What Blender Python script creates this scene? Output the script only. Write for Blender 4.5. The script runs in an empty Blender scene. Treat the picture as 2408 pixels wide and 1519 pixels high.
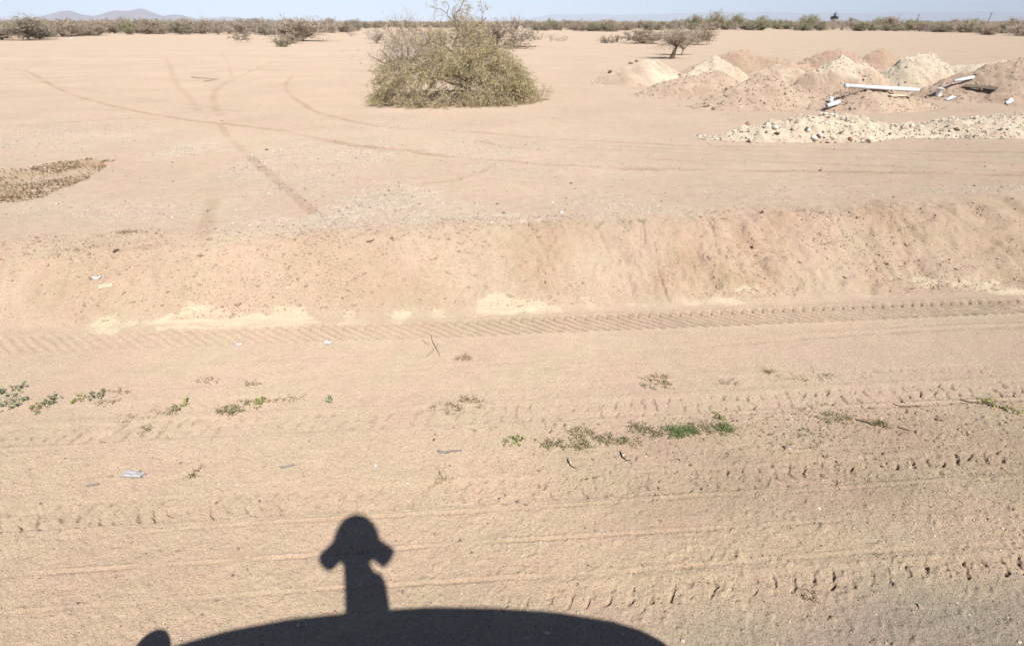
import bpy, math, random
import numpy as np
from mathutils import Vector, Matrix

# ------------------------------------------------------------------ camera, light, exposure
SC = bpy.context.scene
COL = SC.collection
F = 1569.0; CX, CY = 1204.0, 759.5; HOR = 52.0; EYE = 2.5      # photo measured on a 2408 x 1519 grid
PITCH = math.atan((CY - HOR) / F)
cam = bpy.data.cameras.new('camera'); camo = bpy.data.objects.new('camera', cam); COL.objects.link(camo)
cam.sensor_width = 36.0; cam.lens = 36.0 * F / 2408.0
cam.clip_start = 0.015; cam.clip_end = 90000
camo.location = (0, 0, EYE); camo.rotation_euler = (math.pi / 2 - PITCH, 0, 0)
SC.camera = camo

LIGHT = np.array([-0.20946852, 0.74107772, -0.63790811])        # the way the sunlight travels
SUN_EL = math.asin(-LIGHT[2]); SUN_AZ = math.atan2(-LIGHT[0], -LIGHT[1])
w = bpy.data.worlds.new('World'); SC.world = w; w.use_nodes = True
nt = w.node_tree; bg = nt.nodes['Background']
sky = nt.nodes.new('ShaderNodeTexSky'); sky.sky_type = 'NISHITA'; sky.sun_disc = False
sky.sun_elevation = SUN_EL; sky.sun_rotation = SUN_AZ; sky.altitude = 450
sky.air_density = 0.5; sky.dust_density = 0.25; sky.ozone_density = 2.0
nt.links.new(sky.outputs[0], bg.inputs[0]); bg.inputs[1].default_value = 0.09
sl = bpy.data.lights.new('sun', 'SUN'); sl.energy = 5.0; sl.angle = math.radians(0.5); sl.color = (1.0, 0.965, 0.915)
so = bpy.data.objects.new('sun', sl); COL.objects.link(so); so.location = (60, -200, 180)
so.rotation_euler = Vector(LIGHT).to_track_quat('-Z', 'Y').to_euler()
SC.view_settings.view_transform = 'Standard'; SC.view_settings.look = 'None'
SC.view_settings.gamma = 1.0; SC.view_settings.exposure = 0.30
SC.cycles.volume_bounces = 0

# ------------------------------------------------------------------ helpers
ROAD = math.radians(5.3); CA, SA = math.cos(ROAD), math.sin(ROAD)
def TS(x, y): return x * CA + y * SA, y * CA - x * SA          # along the road / away from it
def XY(t, s): return t * CA - s * SA, t * SA + s * CA

def hash2(ix, iy, seed):
    h = (ix.astype(np.int64) * 374761393 + iy.astype(np.int64) * 668265263 + seed * 974634777) & 0xffffffff
    h = ((h ^ (h >> 13)) * 1274126177) & 0xffffffff
    h = ((h ^ (h >> 16)) * 2246822519) & 0xffffffff
    return ((h ^ (h >> 15)) & 0xffffff) / float(0xffffff)
def vnoise(x, y, seed=0):
    x = np.asarray(x, float); y = np.asarray(y, float)
    ix = np.floor(x); iy = np.floor(y); fx = x - ix; fy = y - iy
    fx = fx * fx * fx * (fx * (fx * 6 - 15) + 10); fy = fy * fy * fy * (fy * (fy * 6 - 15) + 10)
    a = hash2(ix, iy, seed); b = hash2(ix + 1, iy, seed); c = hash2(ix, iy + 1, seed); d = hash2(ix + 1, iy + 1, seed)
    return (a + (b - a) * fx + (c - a) * fy + (a - b - c + d) * fx * fy) * 2 - 1
def fbm(x, y, wl, octv=3, seed=0, res=None):
    out = 0.0; amp = 1.0; tot = 0.0
    for k in range(octv):
        a = 0.7 + 1.31 * k; ca, sa = math.cos(a), math.sin(a)
        n = vnoise((x * ca - y * sa) / wl, (x * sa + y * ca) / wl, seed + 17 * k)
        if res is not None: n = n * np.clip(wl / res / 2.0 - 0.8, 0, 1)
        out = out + amp * n; tot += amp; amp *= 0.5; wl *= 0.5
    return out / tot
def sstep(a, b, x):
    k = np.clip((x - a) / (b - a), 0, 1); return k * k * (3 - 2 * k)

def bank_top(t): return 7.0 + 0.05 * np.clip(t, -7, 9) + 0.14 * vnoise(t * 0.55, t * 0 + 3.3, 5)
def bank_h(t): return 0.44 + 0.012 * np.clip(t, -8, 9)
def ground_macro(x, y):
    t, s = TS(np.asarray(x, float), np.asarray(y, float))
    foot = 5.78 + 0.06 * vnoise(t * 0.7, t * 0, 9)
    top = bank_top(t); hb = bank_h(t)
    k = np.clip((s - foot) / (top - foot), 0, 1.0)
    prof = 0.35 * k + 0.65 * (k * k * (3 - 2 * k))
    far = sstep(14, 60, s)
    z = hb * prof * (1 - far) + 0.45 * far
    z = z + 0.03 * vnoise(x * 0.16, y * 0.16, 2) * sstep(7.5, 12, s) * (1 - sstep(60, 120, s))
    return z

def ray(u, v):
    a = (u - CX) / F; b = (CY - v) / F
    return np.array([a, math.cos(PITCH) + b * math.sin(PITCH), -math.sin(PITCH) + b * math.cos(PITCH)])
YS = np.exp(np.linspace(math.log(1.6), math.log(900.0), 9000))
def at(u, v, surf=None):
    """the ground point that the photograph shows at (u, v)"""
    d = ray(u, v); k = YS / d[1]
    X, Y, Z = d[0] * k, d[1] * k, EYE + d[2] * k
    G = (surf or ground_macro)(X, Y); below = np.nonzero(Z <= G)[0]
    i = below[0] if len(below) else len(YS) - 1
    return Vector((X[i], Y[i], float(G[i])))
def size_at(u, vb, vt, u0, u1, surf=None):
    """foot point, height and width of a thing standing at (u, vb)"""
    P = at(u, vb, surf); d = ray(u, vt); zt = EYE + d[2] * P.y / d[1]
    dep = P.y * math.cos(PITCH) - (P.z - EYE) * math.sin(PITCH)
    return P, max(0.05, zt - P.z), (u1 - u0) / F * dep

def srgb(r, g, b): return tuple(((c / 255.0 + 0.055) / 1.055) ** 2.4 if c > 10 else c / 255.0 / 12.92 for c in (r, g, b))

def mesh_obj(name, V, faces, mats=None, parent=None, col=None, smooth=False, fmat=None, link=True):
    """V (n,3); faces: one (m,k) array or a list of them; col: per vertex colour"""
    me = bpy.data.meshes.new(name); V = np.asarray(V, np.float32)
    fl = [np.asarray(f, np.int32) for f in (faces if isinstance(faces, (list, tuple)) else [faces]) if len(f)]
    me.vertices.add(len(V)); me.vertices.foreach_set('co', V.ravel())
    loops = np.concatenate([f.ravel() for f in fl]); tot = np.concatenate([np.full(len(f), f.shape[1], np.int32) for f in fl])
    st = np.concatenate([[0], np.cumsum(tot)[:-1]]).astype(np.int32)
    me.loops.add(len(loops)); me.loops.foreach_set('vertex_index', loops)
    me.polygons.add(len(tot)); me.polygons.foreach_set('loop_start', st)
    if fmat is not None: me.polygons.foreach_set('material_index', np.asarray(fmat, np.int32))
    me.update(calc_edges=True)
    me.polygons.foreach_set('use_smooth', np.full(len(tot), smooth))
    if col is not None:
        a = me.color_attributes.new('tone', 'FLOAT_COLOR', 'POINT')
        c = np.ones((len(V), 4), np.float32); cc = np.asarray(col, np.float32); c[:, :cc.shape[1]] = cc
        a.data.foreach_set('color', c.ravel())
    for m in (mats if isinstance(mats, (list, tuple)) else [mats]):
        if m: me.materials.append(m)
    o = bpy.data.objects.new(name, me)
    if link: COL.objects.link(o)
    if parent: o.parent = parent
    return o
def tag(o, label=None, cat=None, group=None, kind=None):
    if label: o['label'] = label
    if cat: o['category'] = cat
    if group: o['group'] = group
    if kind: o['kind'] = kind
    return o
def thing(name, label, cat, loc=(0, 0, 0), rz=0, group=None):
    o = bpy.data.objects.new(name, None); COL.objects.link(o); o.location = loc; o.rotation_euler = (0, 0, rz)
    o.empty_display_size = 0.1
    return tag(o, label, cat, group)
def dup(o, loc, rz, sc=(1, 1, 1), label=None):
    c = o.copy(); COL.objects.link(c); c.location = loc; c.rotation_euler = (0, 0, rz); c.scale = sc
    if label: c['label'] = label
    for ch in list(o.children):
        d = ch.copy(); COL.objects.link(d); d.parent = c
    return c

def mat(name, color=(0.5, 0.5, 0.5), rough=0.9, spec=0.2, tone=False, vary=0.0, vscale=8.0, bump=0.0, bscale=60.0, metal=0.0, transl=0.0):
    m = bpy.data.materials.new(name); m.use_nodes = True; n = m.node_tree.nodes; L = m.node_tree.links
    b = n['Principled BSDF']; b.inputs['Roughness'].default_value = rough; b.inputs['Metallic'].default_value = metal
    b.inputs['Specular IOR Level'].default_value = spec
    rgb = n.new('ShaderNodeRGB'); rgb.outputs[0].default_value = (*color, 1); src = rgb.outputs[0]
    if tone:
        a = n.new('ShaderNodeVertexColor'); a.layer_name = 'tone'
        mx = n.new('ShaderNodeMix'); mx.data_type = 'RGBA'; mx.blend_type = 'MULTIPLY'; mx.inputs[0].default_value = 1
        L.new(src, mx.inputs[6]); L.new(a.outputs[0], mx.inputs[7]); src = mx.outputs[2]
    if vary or bump:
        tc = n.new('ShaderNodeTexCoord')
    if vary:
        nz = n.new('ShaderNodeTexNoise'); nz.inputs['Scale'].default_value = vscale; nz.inputs['Detail'].default_value = 5
        L.new(tc.outputs['Object'], nz.inputs['Vector'])
        mr = n.new('ShaderNodeMapRange'); mr.inputs[1].default_value = 0.25; mr.inputs[2].default_value = 0.75
        mr.inputs[3].default_value = 1 - vary; mr.inputs[4].default_value = 1 + vary
        L.new(nz.outputs[0], mr.inputs[0])
        mx = n.new('ShaderNodeMix'); mx.data_type = 'RGBA'; mx.blend_type = 'MULTIPLY'; mx.inputs[0].default_value = 1
        L.new(src, mx.inputs[6]); L.new(mr.outputs[0], mx.inputs[7]); src = mx.outputs[2]
    L.new(src, b.inputs['Base Color'])
    if bump:
        nz = n.new('ShaderNodeTexNoise'); nz.inputs['Scale'].default_value = bscale; nz.inputs['Detail'].default_value = 4
        L.new(tc.outputs['Object'], nz.inputs['Vector'])
        bp = n.new('ShaderNodeBump'); bp.inputs['Strength'].default_value = 1.0; bp.inputs['Distance'].default_value = bump
        L.new(nz.outputs[0], bp.inputs['Height']); L.new(bp.outputs[0], b.inputs['Normal'])
    if transl:
        tr = n.new('ShaderNodeBsdfTranslucent'); L.new(src, tr.inputs[0])
        ms = n.new('ShaderNodeMixShader'); ms.inputs[0].default_value = transl
        L.new(b.outputs[0], ms.inputs[1]); L.new(tr.outputs[0], ms.inputs[2])
        L.new(ms.outputs[0], n['Material Output'].inputs[0])
    return m

# ------------------------------------------------------------------ soil colours (albedo)
SOIL_FIELD = (0.480, 0.374, 0.285)
SOIL_VERGE = (0.530, 0.410, 0.306)
SOIL_SHOULDER = (0.535, 0.414, 0.295)
CALICHE = (0.640, 0.530, 0.390)
SOIL_DARK = (0.300, 0.200, 0.130)

def soil_material():
    m = bpy.data.materials.new('desert_soil'); m.use_nodes = True; n = m.node_tree.nodes; L = m.node_tree.links
    b = n['Principled BSDF']; b.inputs['Roughness'].default_value = 1.0; b.inputs['Specular IOR Level'].default_value = 0.05
    b.inputs['Diffuse Roughness'].default_value = 1.0
    a = n.new('ShaderNodeVertexColor'); a.layer_name = 'tone'
    tc = n.new('ShaderNodeTexCoord')
    def noise(scale, det=4, rough=0.55):
        z = n.new('ShaderNodeTexNoise'); z.inputs['Scale'].default_value = scale; z.inputs['Detail'].default_value = det
        z.inputs['Roughness'].default_value = rough; L.new(tc.outputs['Object'], z.inputs['Vector']); return z
    def rng(src, a0, a1, b0, b1):
        mr = n.new('ShaderNodeMapRange'); L.new(src, mr.inputs[0])
        for i, q in enumerate((a0, a1, b0, b1)): mr.inputs[i + 1].default_value = q
        return mr.outputs[0]
    def mul(c, f):
        mx = n.new('ShaderNodeMix'); mx.data_type = 'RGBA'; mx.blend_type = 'MULTIPLY'; mx.inputs[0].default_value = 1
        L.new(c, mx.inputs[6]); L.new(f, mx.inputs[7]); return mx.outputs[2]
    c = a.outputs[0]
    c = mul(c, rng(noise(0.55, 6).outputs[0], 0.3, 0.7, 0.94, 1.05))       # broad mottling
    c = mul(c, rng(noise(7.0, 6, 0.65).outputs[0], 0.3, 0.7, 0.93, 1.06))  # hand-sized mottling
    hue = n.new('ShaderNodeMix'); hue.data_type = 'RGBA'; L.new(rng(noise(1.7, 5, 0.6).outputs[0], 0.38, 0.62, 0, 1), hue.inputs[0])
    hue.inputs[6].default_value = (1.03, 0.985, 0.985, 1); hue.inputs[7].default_value = (0.985, 1.01, 0.965, 1); c = mul(c, hue.outputs[2])   # pinker and yellower dust
    c = mul(c, rng(noise(60, 4, 0.7).outputs[0], 0.3, 0.7, 0.84, 1.13))    # grain
    c = mul(c, rng(noise(210, 2, 0.6).outputs[0], 0.3, 0.7, 0.82, 1.14))   # grit
    c = mul(c, rng(noise(120, 2, 0.5).outputs[0], 0.60, 0.72, 1.0, 0.62))  # dark specks painted for the shade in tiny pits
    c = mul(c, rng(noise(95, 2, 0.5).outputs[0], 0.26, 0.36, 1.25, 1.0))   # pale specks of grit
    L.new(c, b.inputs['Base Color'])
    def bump(src, dist, prev=None):
        bp = n.new('ShaderNodeBump'); bp.inputs['Distance'].default_value = dist; L.new(src, bp.inputs['Height'])
        if prev: L.new(prev, bp.inputs['Normal'])
        return bp.outputs[0]
    k = bump(noise(48, 4, 0.65).outputs[0], 0.013)
    k = bump(noise(160, 3, 0.6).outputs[0], 0.0065, k)
    L.new(k, b.inputs['Normal'])
    return m
M_SOIL = soil_material()
M_STONE = mat('stone_surface', (1, 1, 1), 0.95, 0.1, tone=True, vary=0.10, vscale=40)

# ------------------------------------------------------------------ marks in the ground
def cr(points, n=10):
    """smooth path through ground points"""
    P = [np.array(p[:2]) for p in points]; P = [2 * P[0] - P[1]] + P + [2 * P[-1] - P[-2]]; out = []
    for i in range(1, len(P) - 2):
        for k in np.linspace(0, 1, n, endpoint=False):
            a, b, c, d = P[i - 1], P[i], P[i + 1], P[i + 2]
            out.append(0.5 * (2 * b + (c - a) * k + (2 * a - 5 * b + 4 * c - d) * k * k + (3 * b - a - 3 * c + d) * k ** 3))
    out.append(P[-2]); return np.array(out)
FIELD_TRACKS = [  # (width, strength, photo points)
    (0.32, 1.0, [(-40, 160), (20, 164), (55, 166), (85, 178), (130, 205), (200, 232), (300, 256), (400, 275), (545, 292), (640, 303), (784, 334), (880, 345), (967, 353), (998, 361), (1163, 377), (1370, 391), (1612, 398), (1940, 402), (2060, 405), (2450, 411)]),
    (0.28, 0.9, [(690, 178), (672, 198), (682, 222), (735, 258), (784, 275), (922, 299), (1129, 311), (1370, 329), (1612, 341), (1800, 345), (1940, 350), (2150, 355), (2450, 362)]),
    (0.22, 0.6, [(1120, 330), (1215, 348), (1440, 367), (1612, 379), (1716, 379), (1900, 385), (2164, 396), (2450, 407)]),
    (0.20, 0.45, [(1215, 340), (1440, 352), (1700, 366), (2000, 372), (2450, 385)]),
    (0.22, 0.7, [(-60, 305), (0, 300), (120, 291), (220, 283), (370, 270)]),
    (0.26, 0.6, [(145, 204), (200, 212), (300, 227), (359, 235), (465, 248), (560, 262)]),
    (0.36, 0.7, [(510, 206), (503, 221), (502, 240), (517, 272)]),
    (0.25, 0.7, [(517, 290), (535, 318), (565, 346), (600, 378), (631, 406), (690, 458), (740, 500)]),
    (0.35, 0.6, [(508, 212), (530, 196), (552, 186), (585, 170), (620, 155), (645, 146)]),
    (0.28, 0.45, [(545, 182), (540, 160), (536, 145), (520, 128)]),
    (0.38, 0.55, [(390, 138), (397, 148), (414, 193), (448, 231), (470, 262)]),
    (0.22, 0.6, [(1163, 384), (1150, 394), (1129, 405), (1080, 420), (1040, 427), (1000, 430)]),
    (0.25, 0.5, [(55, 168), (75, 158), (110, 145)]),
    (0.25, 0.4, [(52, 170), (62, 182), (85, 190), (110, 196)]),
    (0.30, 0.5, [(480, 560), (488, 520), (500, 470)]),
    (0.35, 0.4, [(1450, 345), (1700, 352), (1950, 358), (2450, 372)]),
    (0.20, 0.35, [(700, 330), (784, 337), (900, 352), (1000, 352)]),
]
TRACKS_W = [(wd, k, cr([at(u, v) for u, v in pts], 8)) for wd, k, pts in FIELD_TRACKS]
# pale patches: (u, v, half width px, half height px, strength)
_l = lambda *p: [(x * .3448, 553.5 + y * .3448) for x, y in p]
_c = lambda *p: [(784 + x * .3448, 553.5 + y * .3448) for x, y in p]
_r = lambda *p: [(1578 + x * .3448, 553.5 + y * .3448) for x, y in p]
CALICHE_OUTLINES = [
    (1, _l((570,665),(600,620),(640,600),(690,575),(740,555),(780,560),(790,590),(830,605),(880,595),(935,605),(900,630),(850,650),(760,670),(650,680))),
    (1, _l((950,605),(1000,575),(1060,560),(1150,550),(1190,525),(1220,470),(1250,450),(1310,475),(1340,495),(1390,490),(1400,470),(1470,470),(1490,495),(1560,505),(1600,530),(1720,525),(1850,535),(1870,490),(1900,480),(1990,490),(2040,495),(2060,520),(2130,545),(2160,580),(2210,610),(2100,620),(1990,610),(1900,630),(1700,635),(1500,645),(1250,645),(1120,635),(1050,610))),
    (.8, _c((-10,640),(60,590),(100,570),(120,525),(180,550),(235,590),(180,605),(60,620))), (1, _c((380,580),(390,515),(500,515),(560,545),(520,580),(430,600))), (.8, _c((670,560),(700,515),(740,530),(770,570),(720,580))),
    (1, _c((930,550),(970,500),(960,450),(1090,430),(1180,425),(1300,440),(1440,460),(1550,500),(1590,520),(1450,530),(1300,530),(1100,545))), (.6, _c((1720,495),(1780,480),(1870,475),(1830,500))), (.7, _c((2000,470),(2060,455),(2160,460),(2130,480),(2040,490))),
    (.95, _r((40,440),(100,425),(290,435),(310,390),(330,385),(400,420),(500,445),(430,455),(100,465))), (.95, _r((440,380),(480,345),(560,340),(620,370),(600,395),(480,405))), (1.2, _r((1640,300),(1700,260),(1760,255),(1820,285),(1890,320),(1780,345),(1700,330))),
    (1.25, _r((1900,330),(1980,270),(2120,260),(2240,280),(2330,330),(2420,370),(2500,420),(2250,400),(2080,375),(1980,345))), (.5, _r((1230,390),(1360,385),(1420,410),(1300,405))),
]
GRAVEL_PATCHES = [(445, 355, 70, 14, .8), (650, 372, 70, 34, .55), (565, 405, 60, 26, .5), (840, 365, 110, 26, .65), (895, 485, 130, 48, 1.0), (960, 505, 190, 30, .7), (1170, 512, 150, 12, 1.0),
    (640, 535, 110, 22, .75), (330, 500, 150, 20, .5), (180, 490, 160, 16, .4), (80, 330, 200, 45, .35), (1390, 490, 150, 40, .35), (1560, 500, 160, 16, .4), (1130, 350, 150, 22, .35),
    (2330, 445, 180, 7, .5), (1250, 395, 240, 20, .2), (1860, 450, 240, 14, .25), (700, 440, 150, 50, .4), (950, 290, 120, 14, .15)]
def ell(lst):
    out = []
    for u, v, a, b, k in lst:
        c = at(u, v); e = at(u + a, v); f0 = at(u, v + b); f1 = at(u, v - b)
        out.append((c.x, 0.5 * (f0.y + f1.y), (e - c).length, 0.5 * abs(f1.y - f0.y), k))
    return out
CAL_W = [(k, np.array([at(u, v)[:2] for u, v in P])) for k, P in CALICHE_OUTLINES]; GRV_W = ell(GRAVEL_PATCHES)
def patches(x, y, lst, seed, wl=0.35, ragged=0.55, soft=0.25):
    m = np.zeros_like(x)
    nz = fbm(x, y, wl, 4, seed) * 1.5
    for cx, cy, rx, ry, k in lst:
        d = np.sqrt(((x - cx) / rx) ** 2 + ((y - cy) / ry) ** 2) + nz * ragged
        m = np.maximum(m, k * (1 - sstep(1 - soft, 1 + soft, d)))
    return m
DARKP = np.array([at(u, v)[:2] for u, v in [(-420, 420), (-200, 398), (0, 395), (60, 394), (110, 388), (150, 381), (205, 375), (265, 382), (232, 401), (192, 426), (150, 448), (92, 470), (40, 479), (0, 482), (-250, 490), (-420, 480)]])
def in_poly(x, y, P):
    ins = np.zeros(x.shape, bool); n = len(P)
    for i in range(n):
        x0, y0 = P[i]; x1, y1 = P[(i + 1) % n]
        c = ((y0 > y) != (y1 > y)) & (x < (x1 - x0) * (y - y0) / (y1 - y0 + 1e-12) + x0); ins ^= c
    return ins
def caliche(x, y, res):
    m = np.zeros_like(x)
    for k, P in CAL_W:
        lo, hi = P.min(0) - 0.3, P.max(0) + 0.3
        i = np.nonzero((x > lo[0]) & (x < hi[0]) & (y > lo[1]) & (y < hi[1]))[0]
        if not len(i): continue
        xx, yy = x[i], y[i]; acc = 0
        for q in range(4):
            acc = acc + in_poly(xx + 0.10 * fbm(xx, yy, 0.16, 4, 231) + 0.03 * fbm(xx, yy, 0.05, 2, 240 + q), yy + 0.10 * fbm(xx, yy, 0.16, 4, 233) + 0.05 * fbm(xx, yy, 0.05, 2, 250 + q), P)
        m[i] = np.maximum(m[i], k * acc / 4.0)
    return m * np.clip(0.80 + 0.75 * fbm(x * 0.3, y, 0.06, 3, 212, res), 0.25, 1)
def dist_path(x, y, P):
    d = np.full(x.shape, 1e9)
    for i in range(len(P) - 1):
        a, b = P[i], P[i + 1]; ab = b - a; l2 = ab @ ab + 1e-9
        k = np.clip(((x - a[0]) * ab[0] + (y - a[1]) * ab[1]) / l2, 0, 1)
        d = np.minimum(d, np.hypot(x - a[0] - k * ab[0], y - a[1] - k * ab[1]))
    return d

def tread(t, s, res):
    """tyre prints along the verge: returns height change and a darkening: pressed soil, with shade painted into gaps and pits"""
    z = np.zeros_like(t); dk = np.zeros_like(t); P = 0.100
    def band(s0, wd): return 1 - sstep(0.42, 0.56, np.abs(s - s0) / wd)
    fade = np.clip(P / res / 4.0 - 0.5, 0, 1)
    wob = 0.02 * vnoise(t * 0.5, t * 0, 31)
    def mod(seed, lo, hi, wl=0.8): return np.clip(lo + (hi - lo) * (0.5 + 0.8 * vnoise(t / wl, s * 0, seed)), 0, 1)
    # deep chevron print near the foot of the bank
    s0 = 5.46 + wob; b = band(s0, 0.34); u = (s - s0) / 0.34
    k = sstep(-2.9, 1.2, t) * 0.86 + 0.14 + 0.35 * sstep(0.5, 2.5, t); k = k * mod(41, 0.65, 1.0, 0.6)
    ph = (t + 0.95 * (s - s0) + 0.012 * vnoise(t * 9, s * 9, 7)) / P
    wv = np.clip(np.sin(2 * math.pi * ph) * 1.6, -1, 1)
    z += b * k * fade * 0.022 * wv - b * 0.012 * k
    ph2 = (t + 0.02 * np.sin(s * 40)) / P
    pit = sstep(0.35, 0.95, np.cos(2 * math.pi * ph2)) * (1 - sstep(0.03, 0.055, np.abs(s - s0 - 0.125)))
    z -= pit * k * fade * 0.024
    dk += b * k * 0.62 * np.clip(0.25 - 0.8 * wv, 0, 1) * fade + pit * k * fade * 0.55 - 0.10 * b * k * np.clip(wv, 0, 1)  # pressed-soil tone plus relief shading painted in: darker gaps and pits, paler ridges
    # berm at the edges of that print
    for off in (-0.185, 0.185): z += 0.010 * k * np.exp(-((s - s0 - off) / 0.03) ** 2)
    # shallow transverse prints
    for s0, wd, tint, lo, seed, depth, skew in ((4.00, 0.24, 0.50, 0.70, 51, 0.012, -0.25), (3.10, 0.11, 0.38, 0.30, 52, 0.016, 0.35), (3.21, 0.12, 0.30, 0.3, 53, 0.010, -0.5), (4.28, 0.2, 0.10, 0.0, 55, 0.004, 0.3)):
        s1 = s0 + wob; b = band(s1, wd)
        k = mod(seed, lo, 1.0, 1.7) * (0.65 + 0.35 * sstep(-0.5, 2.5, t) + 0.2 * sstep(-1.2, -2.4, t))
        ph = (t + skew * (s - s1) + 0.022 * vnoise(t * 9, s * 16, seed + 3) + 0.012 * vnoise(t * 31, s * 40, seed + 4)) / P
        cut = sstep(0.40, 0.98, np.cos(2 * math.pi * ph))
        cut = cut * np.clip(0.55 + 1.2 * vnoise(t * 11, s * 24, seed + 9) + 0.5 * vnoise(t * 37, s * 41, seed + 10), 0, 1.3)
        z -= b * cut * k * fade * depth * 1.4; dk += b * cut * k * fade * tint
        z -= b * 0.004
    # the nearest print: short deep cuts, clearest to the right
    s1 = 2.325 + 0.5 * wob; b = 1 - sstep(0.35, 0.6, np.abs(s - s1) / 0.12)
    k = sstep(-0.1, 0.6, t) * mod(61, 0.7, 1.0, 0.5)
    ph = (t - 0.35 * (s - s1) + 2.2 * (s - s1 - 0.02) ** 2 + 0.014 * vnoise(t * 9, s * 18, 8) + 0.010 * vnoise(t * 34, s * 45, 9)) / P
    cut = sstep(0.62, 0.97, np.cos(2 * math.pi * ph))
    cut = cut * np.clip(0.65 + 0.9 * vnoise(t * 9, s * 22, 63) + 0.5 * vnoise(t * 40, s * 45, 64), 0.0, 1.3)
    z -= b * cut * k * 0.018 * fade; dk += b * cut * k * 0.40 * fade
    z += 0.004 * np.exp(-((s - s1 - 0.10) / 0.02) ** 2) * k
    # thin edges left by tyre shoulders, graded lines
    for s0, sl, dep, wd, seed in ((2.985, 0.0, 0.014, 0.011, 71), (2.72, 0.004, 0.013, 0.011, 72), (3.84, 0.0, 0.014, 0.02, 73), (4.74, 0.075, 0.016, 0.03, 74), (4.62, 0.02, 0.006, 0.02, 75), (2.47, 0.0, 0.009, 0.012, 77), (3.36, 0.0, 0.005, 0.012, 79), (5.02, 0.03, 0.007, 0.02, 80)):
        sc = s0 + sl * np.clip(t, -3, 4) + 0.012 * vnoise(t * 1.5, t * 0, seed)
        k = np.clip(0.25 + 0.9 * vnoise(t * 0.7, t * 0, seed + 1) + 0.25 * sstep(-1, 2, t), 0, 1) * np.clip(0.7 + 0.7 * vnoise(t * 7, s * 7, seed + 2), 0, 1)
        e = (s - sc) / wd
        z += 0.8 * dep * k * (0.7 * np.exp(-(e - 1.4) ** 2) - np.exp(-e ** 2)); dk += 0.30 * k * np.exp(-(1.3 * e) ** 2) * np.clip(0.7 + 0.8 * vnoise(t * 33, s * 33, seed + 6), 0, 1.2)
    return z, dk

def ground_detail(x, y, res):
    t, s = TS(x, y); z = np.zeros_like(x)
    near = 1 - sstep(5.2, 7.0, s)
    sh = 1 - sstep(3.55, 3.95, s + 0.10 * vnoise(t * 1.1, s, 12))      # rough road shoulder
    rightish = sstep(-1.5, 2.5, t)
    foot = 5.78; top = bank_top(t)
    bank = sstep(5.75, 6.1, s) * (1 - sstep(0.0, 0.5, s - top))
    # general unevenness
    z += 0.016 * fbm(x, y, 0.9, 2, 101, res) * (0.4 + 0.6 * bank)
    a1 = 0.0022 + 0.0008 * sh * (0.35 + 0.65 * rightish) + 0.007 * bank + 0.003 * (1 - near)
    calm = sstep(4.35, 4.6, s) * (1 - sstep(5.1, 5.3, s))
    a1 = a1 * (1 - 0.5 * calm)
    z += a1 * fbm(x, y, 0.10, 3, 103, res) * 1.6
    # clods: sharp little bumps
    cl = np.clip(fbm(x, y, 0.045, 2, 105, res) - 0.30, 0, 1)
    z += cl * (0.005 + 0.014 * sh * (0.25 + 0.75 * rightish) + 0.050 * bank * np.clip(0.6 + vnoise(t * 0.9, s * 1.2, 13), 0.1, 1.4))
    fn = np.clip(0.026 / res / 2 - 0.6, 0, 1)
    z += (0.0012 + 0.0010 * sh + 0.003 * bank) * vnoise(x / 0.026, y / 0.026, 107) * fn
    # rills running down the bank
    wand = 0.18 * vnoise(t * 1.2, s * 1.1, 14)
    rill = 1 - np.abs(vnoise((t + 1.7 * wand + 0.15 * (s - foot)) / 0.47, s * 0.7, 15))
    rill2 = 1 - np.abs(vnoise((t + 0.9 * wand + 0.1 * (s - foot)) / 0.17, s * 1.1, 16))
    crumb = np.clip(0.35 + 1.5 * fbm(t * 1.2, s * 0.7, 0.7, 3, 26) + 0.3 * rightish, 0, 1)
    z += bank * crumb * (0.016 * np.clip(fbm(x, y, 0.075, 3, 27, res), -0.1, 0.8) + 0.012 * np.clip(fbm(x, y, 0.04, 2, 28, res), -0.1, 0.8))
    edge = np.exp(-((s - top + 0.25) / 0.35) ** 2)
    z -= bank * (0.026 * rill ** 4 + 0.018 * rill2 ** 3) * (0.6 + 0.7 * rightish)
    z += bank * 0.055 * np.clip(fbm(t, s * 0.8, 0.50, 4, 18, res), -0.6, 0.6) * (0.5 + 0.8 * rightish)
    z += bank * 0.030 * np.clip(fbm(t, s, 0.13, 3, 20, res), -0.1, 0.7) * (0.35 + 0.9 * rightish)
    z -= edge * 0.05 * np.clip(vnoise(t / 0.35, s * 0, 19), 0, 1) * (0.5 + 0.8 * rightish)
    # field: soft hummocks, gravelly roughness
    z += sstep(7.4, 8.4, s) * (0.012 * fbm(x, y, 0.35, 3, 109, res) + 0.02 * fbm(x * 0.35, y, 1.2, 2, 110, res))
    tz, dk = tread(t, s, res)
    return z + tz, dk, sh, bank, rightish

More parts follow.
